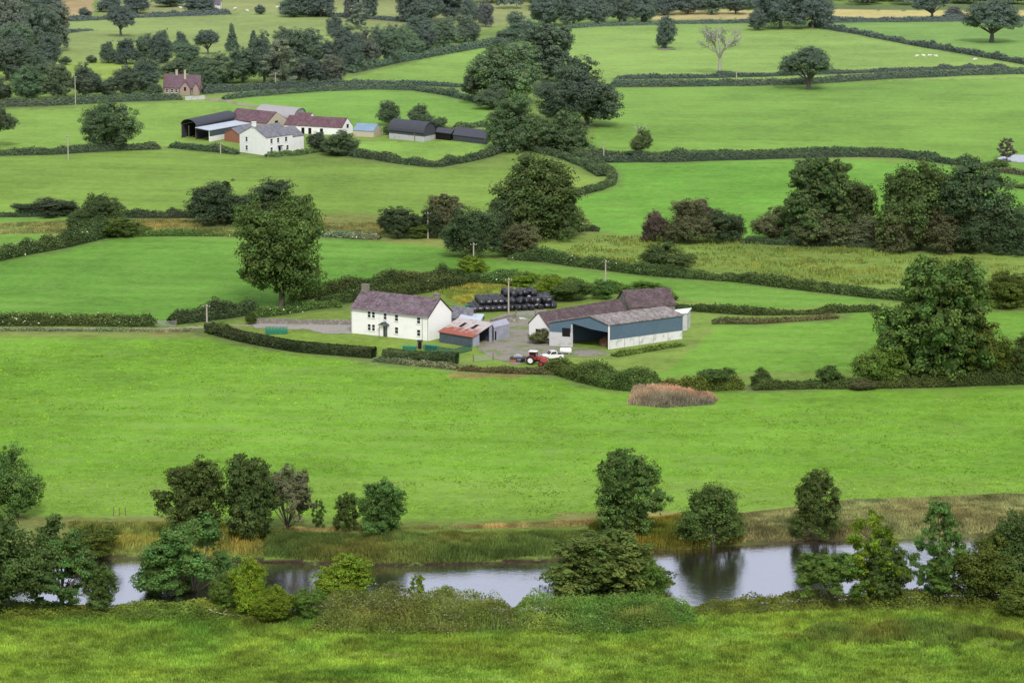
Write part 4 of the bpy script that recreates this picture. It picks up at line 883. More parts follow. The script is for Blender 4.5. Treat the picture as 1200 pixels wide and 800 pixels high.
patch([(-30, 830), (-30, 792), (200, 784), (500, 778), (800, 784), (1230, 814), (1230, 830)], .4, 'tussock_grass', 'low dark tussocks at the bottom edge of the photo', 'grass', (.15, .225, .06), 40000, .22, fall=.8, blade=True, kind='stuff', lump=3, mask=.55)
patch([(900, 748), (960, 732), (1120, 728), (1210, 748), (1230, 768), (1120, 760), (1000, 756)], .8, 'rushes', 'dark clumps of rushes in the foreground at the right', 'rushes', (.135, .20, .065), 22000, .2, fall=1, blade=True, kind='stuff', lump=3, mask=.54)
patch([(640, 300), (700, 276), (900, 280), (1100, 298), (1200, 305), (1200, 330), (1000, 335), (860, 318), (700, 308)], .55, 'rushes', 'rough rushes in the pale field right of the very large tree', 'rushes', (.19, .27, .085), 16000, .3, fall=1.5, blade=True, kind='stuff', lump=5, mask=.52)
patch([(0, 262), (90, 258), (200, 258), (330, 262), (600, 262), (600, 275), (340, 276), (150, 272), (0, 275)], .6, 'rough_grass', 'brown rough grass on the bank above the left green field', 'grass', (.23, .25, .11), 26000, .3, fall=1.5, blade=True, kind='stuff', lump=5, mask=.42)
patch([(-20, 398), (250, 402), (440, 428), (650, 448), (740, 480), (850, 480), (1220, 462), (1220, 578), (900, 592), (600, 608), (-20, 600)], .13, 'meadow_grass', 'grass of the large river field', 'grass', (.22, .37, .075), 60000, .34, fall=.5, blade=True, kind='stuff', lump=3, mask=.42, warmk=.3)
patch([(500, 340), (560, 326), (640, 338), (560, 345), (545, 358)], .6, 'rough_grass', 'tall pale grass between the farmhouse and the bales', 'grass', (.27, .31, .10), 12000, .25, fall=1.2, blade=True, kind='stuff', lump=3, mask=.35)

# ------------------------------------------------------------------ buildings
class MB:
    def __init__(s): s.v = []; s.f = []
    def poly(s, pts): i = len(s.v); s.v += [tuple(p) for p in pts]; s.f.append(tuple(range(i, i+len(pts))))
    def hexa(s, b, t):   # bottom 4, top 4 points
        i = len(s.v); s.v += [tuple(p) for p in b]+[tuple(p) for p in t]
        s.f += [(i+3, i+2, i+1, i), (i+4, i+5, i+6, i+7)]+[(i+k, i+(k+1) % 4, i+4+(k+1) % 4, i+4+k) for k in range(4)]
    def tube(s, pts, rad, seg=8, caps=True):
        V, Fc, _ = tube(pts, rad, seg); i = len(s.v); s.v += [tuple(p) for p in V]; s.f += [tuple(int(q)+i for q in f) for f in Fc]
        if caps: s.f += [tuple(range(i+seg-1, i-1, -1)), tuple(range(i+len(V)-seg, i+len(V)))]
    def build(s, name, mat, parent=None, smooth=False, bevel=0):
        me = bpy.data.meshes.new(name); me.from_pydata(s.v, [], s.f); me.materials.append(mat); me.update()
        import bmesh
        bm = bmesh.new(); bm.from_mesh(me); bmesh.ops.recalc_face_normals(bm, faces=bm.faces); bm.to_mesh(me); bm.free()
        if smooth: me.polygons.foreach_set('use_smooth', [True]*len(me.polygons))
        o = bpy.data.objects.new(name, me); col.objects.link(o)
        if parent: o.parent = parent
        if bevel:
            b = o.modifiers.new('bevel', 'BEVEL'); b.width = bevel; b.segments = 2
        return o
class Bld:
    """oblique plan frame: a runs along the front (P0->P1), b runs back (P1->P2), metres"""
    def __init__(s, name, p0, p1, p2, label, cat, group=None):
        a, b, c = P(*p0), P(*p1), P(*p2); s.z0 = min(a[2], b[2]); s.u = (b-a)[:2]; s.v = (c-b)[:2]
        s.L = float(np.hypot(*s.u)); s.W = float(np.hypot(*s.v)); s.u = s.u/s.L; s.v = s.v/s.W
        s.root = empty(name, (a[0], a[1], s.z0), label, cat, group); s.ang = math.atan2(s.u[1], s.u[0]); s.root.rotation_euler = (0, 0, s.ang)
        c_, s_ = math.cos(-s.ang), math.sin(-s.ang); s.vl = np.array([c_*s.v[0]-s_*s.v[1], s_*s.v[0]+c_*s.v[1]])
    def pt(s, a, b, z): return (a+s.vl[0]*b, s.vl[1]*b, z)
    def box(s, m, a0, a1, b0, b1, z0, z1):
        q = [(a0, b0), (a1, b0), (a1, b1), (a0, b1)]; m.hexa([s.pt(x, y, z0) for x, y in q], [s.pt(x, y, z1) for x, y in q])
    def part(s, name, mat, fn, parent=None, **k):
        m = MB(); fn(m); return m.build(name, mat, parent or s.root, **k)
    def gable_walls(s, mat, eave, ridge, along='u', a0=0, a1=None, b0=0, b1=None, zb=-.6, name='wall'):
        a1 = s.L if a1 is None else a1; b1 = s.W if b1 is None else b1
        def fn(m):
            if along == 'u':
                mb = (b0+b1)/2; pf = [(b0, zb), (b1, zb), (b1, eave), (mb, ridge), (b0, eave)]
                A = [s.pt(a0, b, z) for b, z in pf]; B = [s.pt(a1, b, z) for b, z in pf]
            else:
                ma = (a0+a1)/2; pf = [(a0, zb), (a1, zb), (a1, eave), (ma, ridge), (a0, eave)]
                A = [s.pt(a, b0, z) for a, z in pf]; B = [s.pt(a, b1, z) for a, z in pf]
            m.poly(A); m.poly(B[::-1])
            for k in range(5):
                if k in (2, 3): continue
                j = (k+1) % 5; m.poly([A[k], B[k], B[j], A[j]])
        return s.part(name, mat, fn)
    def gable_roof(s, mat, eave, ridge, along='u', a0=0, a1=None, b0=0, b1=None, ov=.3, end=.25, th=.14, name='roof'):
        a1 = s.L if a1 is None else a1; b1 = s.W if b1 is None else b1
        def fn(m):
            if along == 'u':
                mid = (b0+b1)/2; sl = (ridge-eave)/(mid-b0); e = eave-ov*sl
                for b_ in (b0-ov, b1+ov):
                    q = [(a0-end, b_, e), (a1+end, b_, e), (a1+end, mid, ridge), (a0-end, mid, ridge)]
                    m.hexa([s.pt(a, b, z+.03) for a, b, z in q], [s.pt(a, b, z+.03+th) for a, b, z in q])
            else:
                mid = (a0+a1)/2; sl = (ridge-eave)/(mid-a0); e = eave-ov*sl
                for a_ in (a0-ov, a1+ov):
                    q = [(a_, b0-end, e), (a_, b1+end, e), (mid, b1+end, ridge), (mid, b0-end, ridge)]
                    m.hexa([s.pt(a, b, z+.03) for a, b, z in q], [s.pt(a, b, z+.03+th) for a, b, z in q])
        r = s.part(name, mat, fn); return r
    def window(s, face, t, z, w=.95, h=1.2, open_=False, label=None, name='window', fr=None, bars=True):
        """face 'f' front (b=0) or 'r' right end (a=L) or 'l'"""
        def q(m, t0, t1, z0, z1, d0, d1):
            if face == 'f': s.box(m, t0, t1, -d1, -d0, z0, z1)
            elif face == 'r': s.box(m, s.L+d0, s.L+d1, t0, t1, z0, z1)
            else: s.box(m, -d1, -d0, t0, t1, z0, z1)
        f = s.part(name, fr or M['frame'], lambda m: [q(m, t-w/2-.07, t+w/2+.07, z-.07, z, .003, .06), q(m, t-w/2-.07, t+w/2+.07, z+h, z+h+.07, .003, .06),
             q(m, t-w/2-.07, t-w/2, z, z+h, .003, .06), q(m, t+w/2, t+w/2+.07, z, z+h, .003, .06)]+([q(m, t-w/2, t+w/2, z+h*.5-.035, z+h*.5+.035, .025, .06)] if bars else []))
        m = MB(); q(m, t-w/2, t+w/2, z, z+h, .003, .02); m.build('pane', M['glass'], f)
        m = MB(); q(m, t-w/2-.12, t+w/2+.12, z-.16, z-.072, .003, .14); m.build('sill', M['frame'], f)
        return f
    def chimney(s, a, b, z0, z1, w, d, mat, roof, pots=2):
        c = s.part('chimney', mat, lambda m: [s.box(m, a-w/2, a+w/2, b-d/2, b+d/2, z0, z1), s.box(m, a-w/2-.08, a+w/2+.08, b-d/2-.08, b+d/2+.08, z1+.002, z1+.14)], roof)
        return c
    def arc_roof(s, mat, eave, ridge, a0=0, a1=None, b0=0, b1=None, ov=.1, name='roof'):
        a1 = s.L if a1 is None else a1; b1 = s.W if b1 is None else b1; n = 12
        def fn(m):
            def ring(k, off):
                t = math.pi*k/n; ma = (a0+a1)/2; hw = (a1-a0)/2+off+ov; return ma-hw*math.cos(t), eave+(ridge-eave+off)*math.sin(t)
            for k in range(n):
                (x0, z0), (x1, z1), (X0, Z0), (X1, Z1) = ring(k, 0), ring(k+1, 0), ring(k, .12), ring(k+1, .12)
                m.hexa([s.pt(x0, b0-.2, z0), s.pt(x1, b0-.2, z1), s.pt(x1, b1+.2, z1), s.pt(x0, b1+.2, z0)], [s.pt(X0, b0-.2, Z0), s.pt(X1, b0-.2, Z1), s.pt(X1, b1+.2, Z1), s.pt(X0, b1+.2, Z0)])
        return s.part(name, mat, fn, smooth=False)
    def wall_box(s, mat, a0, a1, b0, b1, z0, z1, name='wall', label=None):
        o = s.part(name, mat, lambda m: s.box(m, a0, a1, b0, b1, z0, z1))
        if label: o['label'] = label
        return o

# --- main farmhouse
b = Bld('farmhouse', (411.5, 390), (502.5, 399.5), (529, 392.5), 'long two storey white farmhouse with purple slate roof', 'farmhouse')
b.gable_walls(M['white'], 4.85, 7.7); rf = b.gable_roof(M['slate'], 4.85, 7.7, ov=.25, end=.12)
b.chimney(.75, b.W/2, 7.0, 8.9, 1.3, .8, M['stone'], rf); b.chimney(b.L-.75, b.W/2, 7.0, 8.5, 1.3, .8, M['stone'], rf)
sc = b.L/91.0
for x in (491-400-0, ): pass
for t in (433.2-411.5, 438.2-411.5): b.window('f', t*sc, 3.45, .62, 1.1); b.window('f', t*sc, .95, .62, 1.15)
for t in (452-411.5,): b.window('f', t*sc, 3.4, .62, 1.1)
for t in (465.3-411.5, 491-411.5): b.window('f', t*sc, 3.35, .7, 1.1); b.window('f', t*sc, .95, .7, 1.15)
dx = (452-411.5)*sc
dr = b.part('door', M['darkgreen'], lambda m: b.box(m, dx-.45, dx+.45, -.06, -.003, .1, 2.1))
b.part('handle', M['metal'], lambda m: b.box(m, dx+.28, dx+.34, -.1, -.062, 1.0, 1.12), dr)
def porch(m):
    m.hexa([b.pt(dx-.95, -1.0, 2.25), b.pt(dx, -1.0, 2.85), b.pt(dx, -.02, 2.85), b.pt(dx-.95, -.02, 2.25)], [b.pt(dx-1.0, -1.0, 2.37), b.pt(dx, -1.0, 2.99), b.pt(dx, -.02, 2.99), b.pt(dx-1.0, -.02, 2.37)])
    m.hexa([b.pt(dx, -1.0, 2.85), b.pt(dx+.95, -1.0, 2.25), b.pt(dx+.95, -.02, 2.25), b.pt(dx, -.02, 2.85)], [b.pt(dx, -1.0, 2.99), b.pt(dx+1.0, -1.0, 2.37), b.pt(dx+1.0, -.02, 2.37), b.pt(dx, -.02, 2.99)])
b.part('porch_roof', M['darkgreen'], porch)
for q in (dx-.8, dx+.75): b.part('porch_post', M['wood'], lambda m: b.box(m, q, q+.08, -.95, -.87, 0, 2.3))
for q in (.15, 15.6/17*b.L, b.L-.2): b.part('downpipe', M['metal'], lambda m: b.box(m, q, q+.08, -.12, -.03, 0, 4.75))
b.part('gutter', M['metal'], lambda m: b.box(m, 0, b.L, -.36, -.27, 4.62, 4.73))
b.part('bargeboard', M['dark'], lambda m: [m.hexa([b.pt(b.L+.13, y0, z0), b.pt(b.L+.17, y0, z0), b.pt(b.L+.17, y1, z1), b.pt(b.L+.13, y1, z1)], [b.pt(b.L+.13, y0, z0+.2), b.pt(b.L+.17, y0, z0+.2), b.pt(b.L+.17, y1, z1+.2), b.pt(b.L+.13, y1, z1+.2)]) for y0, z0, y1, z1 in ((-.25, 4.67, b.W/2, 7.7), (b.W+.25, 4.67, b.W/2, 7.7))])
# --- sheds behind / beside the farmhouse
b = Bld('stone_shed', (528, 385), (551, 388), (558, 383), 'low grey slate roofed shed behind the farmhouse gable', 'shed')
b.gable_walls(M['stone'], 2.3, 4.0); b.gable_roof(M['slateg'], 2.3, 4.0)
def mono(b, wallmat, roofmat, zf, zb, sidemat=None, front_open=None, th=.12, ov=.25, right_open=None):
    L, W_ = b.L, b.W
    def wf(m):
        q = [b.pt(0, 0, -.5), b.pt(L, 0, -.5), b.pt(L, 0, zf), b.pt(0, 0, zf)]; m.hexa([b.pt(0, 0, -.5), b.pt(L, 0, -.5), b.pt(L, .12, -.5), b.pt(0, .12, -.5)], [b.pt(0, 0, zf), b.pt(L, 0, zf), b.pt(L, .12, zf), b.pt(0, .12, zf)])
        m.hexa([b.pt(0, W_-.12, -.5), b.pt(L, W_-.12, -.5), b.pt(L, W_, -.5), b.pt(0, W_, -.5)], [b.pt(0, W_-.12, zb), b.pt(L, W_-.12, zb), b.pt(L, W_, zb), b.pt(0, W_, zb)])
    b.part('wall', wallmat, wf)
    def ws(m):
        for a in ([0] if right_open else [0, L-.12]):
            m.hexa([b.pt(a, .122, -.5), b.pt(a+.12, .122, -.5), b.pt(a+.12, W_-.122, -.5), b.pt(a, W_-.122, -.5)], [b.pt(a, .122, zf), b.pt(a+.12, .122, zf), b.pt(a+.12, W_-.122, zb), b.pt(a, W_-.122, zb)])
        if right_open:
            f0, f1 = right_open
            for y0, y1 in ((.122, f0*W_), (f1*W_, W_-.122)):
                z = lambda y: zf+(zb-zf)*y/W_
                m.hexa([b.pt(L-.12, y0, -.5), b.pt(L, y0, -.5), b.pt(L, y1, -.5), b.pt(L-.12, y1, -.5)], [b.pt(L-.12, y0, z(y0)), b.pt(L, y0, z(y0)), b.pt(L, y1, z(y1)), b.pt(L-.12, y1, z(y1))])
    b.part('side_wall', sidemat or wallmat, ws)
    sl = (zb-zf)/W_
    q = [(-ov, -ov, zf-ov*sl), (L+ov, -ov, zf-ov*sl), (L+ov, W_+ov, zb+ov*sl), (-ov, W_+ov, zb+ov*sl)]
    return b.part('roof', roofmat, lambda m: m.hexa([b.pt(x, y, z+.02) for x, y, z in q], [b.pt(x, y, z+.02+th) for x, y, z in q]))
b = Bld('lean_to_shed', (538, 390), (562, 391), (566, 386), 'small shed with pale blue grey roof behind the rusty roofed shed', 'shed'); mono(b, M['block'], M['lightsheet'], 2.5, 2.9)
b = Bld('rusty_shed', (515, 401), (553.5, 407), (577, 400), 'open sided shed with rusty red and pale corrugated roof beside the farmhouse', 'shed')
mono(b, M['dullblue'], M['rust'], 2.0, 3.5, M['greysheet'], right_open=(.35, .85)); 
for q in (.3, .66): b.part('roof_light', M['dark'], lambda m: m.hexa([b.pt(b.L*q, b.W*.45, 2.0+1.5*.45+.16), b.pt(b.L*q+.8, b.W*.45, 2.0+1.5*.45+.16), b.pt(b.L*q+.8, b.W*.75, 2.0+1.5*.75+.16), b.pt(b.L*q, b.W*.75, 2.0+1.5*.75+.16)], [b.pt(b.L*q, b.W*.45, 2.0+1.5*.45+.2), b.pt(b.L*q+.8, b.W*.45, 2.0+1.5*.45+.2), b.pt(b.L*q+.8, b.W*.75, 2.0+1.5*.75+.2), b.pt(b.L*q, b.W*.75, 2.0+1.5*.75+.2)]))
b = Bld('metal_shed', (579, 400), (597, 395), (589, 390), 'lavender grey corrugated metal shed right of the rusty roofed shed', 'shed')
b.gable_walls(M['greysheet'], 2.5, 3.1); b.gable_roof(M['greysheet'], 2.5, 3.1, ov=.08, end=.05)
b.part('door', M['dark'], lambda m: b.box(m, .25, .75, -.04, -.003, .2, 1.9))
# --- blue barn
b = Bld('blue_barn', (643.7, 405.2), (713.7, 409.4), (799.5, 396.8), 'large blue clad barn with white block base, open front and grey cement roof', 'barn')
L, Wd = b.L, b.W; ap = .70*L; zl, za, zr = 4.4, 6.1, 4.75; o0, o1 = .385*L, .985*L; bz = 1.9; T_ = .16
def topz(a): return zl+(za-zl)*a/ap if a < ap else za+(zr-za)*(a-ap)/(L-ap)
def front(m):
    def pane(a0, a1, z0f, z1f):
        m.hexa([b.pt(a0, 0, z0f(a0)), b.pt(a1, 0, z0f(a1)), b.pt(a1, T_, z0f(a1)), b.pt(a0, T_, z0f(a0))], [b.pt(a0, 0, z1f(a0)), b.pt(a1, 0, z1f(a1)), b.pt(a1, T_, z1f(a1)), b.pt(a0, T_, z1f(a0))])
    pane(0, o0, lambda a: 2.7, topz); op = lambda a: 4.55-(a-o0)*.22
    pane(o0+.002, ap, op, topz); pane(ap+.002, o1, lambda a: max(3.35, op(a)), topz)
b.part('gable_cladding', M['bluesheet'], front)
b.wall_box(M['block'], 0, o0-.25, 0, T_, -.6, 2.69, 'block_wall'); b.wall_box(M['frame'], L*.985, L, -.02, T_, -.6, 4.7, 'corner_post'); b.wall_box(M['block'], o0-.24, o0, -.02, T_, -.6, 4.3, 'door_post')
b.part('window', M['dark'], lambda m: b.box(m, L*.22, L*.38*.92, -.05, -.003, 2.0, 3.6))
b.part('side_cladding', M['bluesheet'], lambda m: b.box(m, L-T_+.06, L+.06, T_, Wd, bz, zr))
b.part('block_wall', M['blockw'], lambda m: [b.box(m, L-T_, L+(.0), T_+i*(Wd-T_)/5+.05, T_+(i+1)*(Wd-T_)/5-.05, -.6, bz-.01) for i in range(5)])
for i in range(6): b.part('pillar', M['metal'], lambda m: b.box(m, L-.18, L+.025, T_+i*(Wd-T_)/5-.045, T_+i*(Wd-T_)/5+.045, -.6, bz-.015))
b.wall_box(M['bluesheet'], .0, L-T_-.01, Wd-T_, Wd-.01, -.6, 4.4, 'back_wall'); b.wall_box(M['bluesheet'], 0, T_, T_+.01, Wd-T_-.01, -.6, 4.3, 'side_wall')
def rr(m):
    q = [(ap, -.35, za), (L+.3, -.35, zr-.1), (L+.3, Wd+.1, zr-.1), (ap, Wd+.1, za)]; m.hexa([b.pt(x, y, z+.03) for x, y, z in q], [b.pt(x, y, z+.18) for x, y, z in q])
def rl(m):
    q = [(-.25, -.35, zl-.05), (ap-.005, -.35, za), (ap-.005, Wd+.1, za), (-.25, Wd+.1, zl-.05)]; m.hexa([b.pt(x, y, z+.03) for x, y, z in q], [b.pt(x, y, z+.18) for x, y, z in q])
b.part('roof', M['asb'], rr); b.part('roof', M['asb'], rl)
heap = P(690, 402)
def blob(name, loc, sx, sy, sz, mat, label, cat, seed=1, sub=3, amp=.25):
    import bmesh
    bm = bmesh.new(); bmesh.ops.create_icosphere(bm, subdivisions=sub, radius=1)
    for v in bm.verts:
        n = vn(v.co.x*3+seed, v.co.y*3+v.co.z*2, .8); k = 1+amp*(n-.5)*2; v.co = Vector((v.co.x*sx*k, v.co.y*sy*k, max(v.co.z, -.15)*sz*k))
    me = bpy.data.meshes.new(name); bm.to_mesh(me); bm.free(); me.materials.append(mat); me.polygons.foreach_set('use_smooth', [True]*len(me.polygons))
    o = bpy.data.objects.new(name, me); col.objects.link(o); o.location = loc; return tag(o, label, cat)
blob('straw_heap', tuple(b.root.matrix_basis @ Vector(b.pt(L*.62, 6.0, .1))), 2.4, 3.0, 1.9, M['straw'], 'brown heap of straw inside the open blue barn', 'straw heap')
# --- old barn with white gable
b = Bld('long_barn', (620, 395), (642.6, 399.5), (736, 382), 'long low barn with maroon roof and white gable behind the blue barn', 'barn')
b.gable_walls(M['white'], 2.7, 5.0, along='v'); b.gable_roof(M['maroon'], 2.7, 5.0, along='v', ov=.2, end=.15)
b.part('door', M['dark'], lambda m: b.box(m, b.L*.35, b.L*.6, -.04, -.003, 0, 1.9))
b = Bld('rear_barn', (738, 381), (791, 377.5), (775, 369), 'maroon roofed barn at the back of the farmyard, higher than the others', 'barn')
b.gable_walls(M['stone'], 3.4, 6.0); b.gable_roof(M['maroon'], 3.4, 6.0, ov=.2)
b = Bld('small_lean_to', (788, 389), (805, 387), (809, 383), 'small white roofed lean-to at the far end of the blue barn', 'shed'); mono(b, M['block'], M['whitep'], 3.3, 3.5)

# --- far farm
g2 = 'buildings of the far farm'
b = Bld('farmhouse', (281, 178), (312, 182.5), (343, 178), 'far white two storey farmhouse with grey slate roof', 'farmhouse', g2)
b.gable_walls(M['whitefar'], 5.0, 7.6, along='v'); rf = b.gable_roof(M['slateg'], 5.0, 7.6, along='v', ov=.2, end=.1)
b.chimney(b.L/2, .6, 6.9, 8.8, .9, 1.2, M['whitefar'], rf)
for t in (.27,): b.window('f', b.L*t, 3.3, .9, 1.2); b.window('f', b.L*t, .9, .9, 1.2)
for t in (.2, .45, .75): b.window('r', b.W*t, 3.3, .9, 1.2); 
for t in (.2, .8): b.window('r', b.W*t, .9, .9, 1.2)
b.part('porch', M['darkgreen'], lambda m: b.box(m, b.L+.003, b.L+1.0, b.W*.43, b.W*.57, 2.2, 2.4)); b.part('door', M['dark'], lambda m: b.box(m, b.L+.003, b.L+.06, b.W*.46, b.W*.54, 0, 2.1))
def wing(b):
    w0, w1 = b.W+.01, b.W+5.2
    b.gable_walls(M['whitefar'], 4.2, 6.4, along='v', b0=w0, b1=w1, a0=b.L*.25, a1=b.L-.25); b.gable_roof(M['slateg'], 4.2, 6.4, along='v', b0=w0, b1=w1, a0=b.L*.25, a1=b.L-.25, ov=.15, end=.08)
wing(b)
b = Bld('dutch_barn', (213, 161.5), (230, 163.5), (277, 153), 'open black round roofed barn at the left of the far farm', 'barn', g2)
b.arc_roof(M['darksheet'], 3.9, 5.6); b.wall_box(M['darksheet'], 0, .12, 0, b.W, -.5, 3.9, 'side_wall'); b.wall_box(M['darksheet'], b.L-.12, b.L, 0, b.W, -.5, 3.9, 'side_wall'); b.wall_box(M['darksheet'], .13, b.L-.13, b.W-.12, b.W, -.5, 5.2, 'back_wall')
for q in (0, b.L/2, b.L-.15): b.part('post', M['wood'], lambda m: b.box(m, q, q+.15, -.18, -.02, -.5, 3.85))
b = Bld('open_shed', (230, 164), (246, 166), (292, 157.5), 'open fronted shed with pale blue sheet roof in the far farm', 'shed', g2)
mono_roof = [(-.2, -.3, 3.5), (b.L+.2, -.3, 3.2), (b.L+.2, b.W+.2, 3.2), (-.2, b.W+.2, 3.5)]
b.part('roof', M['lightsheet'], lambda m: m.hexa([b.pt(*p) for p in mono_roof], [b.pt(x, y, z+.15) for x, y, z in mono_roof]))
b.wall_box(M['whitefar'], b.L-.12, b.L, 0, b.W, -.5, 1.5, 'side_wall'); b.wall_box(M['darkgreen'], b.L-.09, b.L+.03, 0, b.W, 1.51, 3.15, 'side_cladding'); b.wall_box(M['darkgreen'], .0, b.L-.13, b.W-.12, b.W, -.5, 3.15, 'back_wall'); b.wall_box(M['whitefar'], b.L-.4, b.L-.13, -.05, .1, -.5, 3.15, 'post')
b = Bld('brick_shed', (263, 165), (281, 168), (306, 161), 'brick shed with low grey roof left of the far farmhouse', 'shed', g2)
b.gable_walls(M['brick'], 2.4, 3.9, along='v'); b.gable_roof(M['slateg'], 2.4, 3.9, along='v')
b = Bld('gabled_barn', (266, 153), (313, 157.5), (336, 152), 'barn with maroon roof and cream stone gable in the far farm', 'barn', g2)
b.gable_walls(M['cream'], 3.3, 6.0); b.gable_roof(M['maroonfar'], 3.3, 6.0, ov=.15, end=-.15); b.part('opening', M['dark'], lambda m: b.box(m, b.L+.003, b.L+.05, b.W*.4, b.W*.55, 2.2, 3.6))
b = Bld('round_roofed_shed', (300, 147), (344, 151), (358, 144), 'shed with wide grey curved roof at the back of the far farm', 'shed', g2)
def arcu(b, mat, e, r):
    n = 12
    def fn(m):
        for k in range(n):
            f = lambda k, o: (b.W/2-(b.W/2+.15+o)*math.cos(math.pi*k/n), e+(r-e+o)*math.sin(math.pi*k/n))
            (x0, z0), (x1, z1), (X0, Z0), (X1, Z1) = f(k, 0), f(k+1, 0), f(k, .12), f(k+1, .12)
            m.hexa([b.pt(-.2, x0, z0), b.pt(b.L+.2, x0, z0), b.pt(b.L+.2, x1, z1), b.pt(-.2, x1, z1)], [b.pt(-.2, X0, Z0), b.pt(b.L+.2, X0, Z0), b.pt(b.L+.2, X1, Z1), b.pt(-.2, X1, Z1)])
    b.part('roof', mat, fn)
    def endw(m):
        for a in (0, b.L-.1):
            pf = [(b.W/2-(b.W/2)*math.cos(math.pi*k/n), e+(r-e)*.98*math.sin(math.pi*k/n)) for k in range(n+1)]
            m.poly([b.pt(a, x, z) for x, z in pf])
    return endw
ew = arcu(b, M['greyround'], 3.2, 5.4); b.part('gable_wall', M['greyround'], ew); b.wall_box(M['greyround'], 0, b.L, 0, .1, -.5, 3.2); b.wall_box(M['greyround'], 0, b.L, b.W-.1, b.W, -.5, 3.2); b.wall_box(M['greyround'], b.L-.1, b.L, .11, b.W-.11, -.5, 3.2)
b = Bld('byre', (333, 156), (401, 158.5), (413.5, 155.5), 'long low white byre with maroon roof in the far farm', 'farm building', g2)
b.gable_walls(M['whitefar'], 2.4, 4.9); b.gable_roof(M['maroonfar'], 2.4, 4.9, ov=.15, end=.05)
for t in (.1, .3, .42, .62): b.part('door', M['dark'], lambda m: b.box(m, b.L*t, b.L*t+1.0, -.04, -.003, 0, 1.9))
b.part('window', M['dark'], lambda m: b.box(m, b.L+.003, b.L+.05, b.W*.42, b.W*.6, 2.1, 3.2))
b = Bld('byre', (344, 151.5), (360, 152), (372, 149), 'short white building with dark roof behind the long byre', 'farm building', g2)
b.gable_walls(M['whitefar'], 2.4, 4.6); b.gable_roof(M['maroonfar'], 2.4, 4.6, ov=.15, end=.05)
b = Bld('blue_roofed_shed', (414, 160), (438, 161), (447.5, 158), 'small white shed with blue roof at the right of the far farm', 'shed', g2)
b.gable_walls(M['cream'], 1.8, 3.5); b.gable_roof(M['blueroof'], 1.8, 3.5, ov=.15, end=.05)
b = Bld('dutch_barn', (456, 162.5), (497, 166.5), (510.5, 163), 'dark round roofed barn with pale base standing apart from the far farm', 'barn', g2)
ew = arcu(b, M['darksheet'], 2.6, 5.4); b.part('gable_wall', M['darksheet'], ew)
b.wall_box(M['block'], 0, b.L, 0, .12, -.5, 1.6); b.wall_box(M['darksheet'], 0, b.L, .03, .11, 1.61, 2.65, 'cladding'); b.wall_box(M['block'], b.L-.12, b.L, .13, b.W, -.5, 1.6); b.wall_box(M['darksheet'], b.L-.1, b.L-.01, .13, b.W, 1.61, 2.65, 'cladding'); b.wall_box(M['wood'], b.L*.72, b.L*.74, -.03, -.003, -.5, 2.6, 'post')
b = Bld('low_shed', (531, 165), (570, 169.5), (575, 165), 'low dark sheet roofed shed beside the central clump', 'shed', g2); mono(b, M['darksheet'], M['darksheet'], 1.7, 2.9)
b = Bld('low_shed', (510, 163), (528, 165), (532, 162), 'small dark shed right of the round roofed barn', 'shed', g2); mono(b, M['dark'], M['darksheet'], 2.0, 2.6)
# --- cottage
b = Bld('cottage', (191.5, 110.5), (234, 111.5), (237, 107.2), 'small pink walled cottage with red tiled roof and front gable', 'cottage')
b.gable_walls(M['pink'], 2.3, 6.0); rf = b.gable_roof(M['redtile'], 2.3, 6.0, ov=.3, end=.2)
b.chimney(b.L*.34, b.W/2, 5.6, 7.5, .8, .8, M['cream'], rf); b.chimney(b.L*.58, b.W*.35, 4.6, 7.7, .7, .7, M['cream'], rf)
def fg(b, c, w, d, e, r, mat):
    b.part('front_gable', mat, lambda m: (m.poly([b.pt(c-w/2, -d, -.5), b.pt(c+w/2, -d, -.5), b.pt(c+w/2, -d, e), b.pt(c, -d, r), b.pt(c-w/2, -d, e)]),
        m.poly([b.pt(c-w/2, -d, -.5), b.pt(c-w/2, -d, e), b.pt(c-w/2, 0, e), b.pt(c-w/2, 0, -.5)]), m.poly([b.pt(c+w/2, -d, -.5), b.pt(c+w/2, -d, e), b.pt(c+w/2, 0, e), b.pt(c+w/2, 0, -.5)])))
    def rf(m):
        for s_ in (-1, 1):
            q = [(c+s_*(w/2+.25), -d-.2, e-.25), (c, -d-.2, r+.02), (c, b.W*.4, r+.02), (c+s_*(w/2+.25), b.W*.2, e-.25)]; m.hexa([b.pt(x, y, z+.02) for x, y, z in q], [b.pt(x, y, z+.16) for x, y, z in q])
    b.part('gable_roof', M['redtile'], rf)
fg(b, b.L*.61, 3.6, 1.6, 2.3, 4.4, M['pink']); fg(b, b.L*.9, 2.0, .8, 2.5, 3.9, M['pink'])
b.part('window', M['dark'], lambda m: b.box(m, b.L*.61-.35, b.L*.61+.35, -1.66, -1.603, 1.5, 2.7)); 
for t in (.1, .24, .36): b.window('f', b.L*t, .7, .8, 1.1)
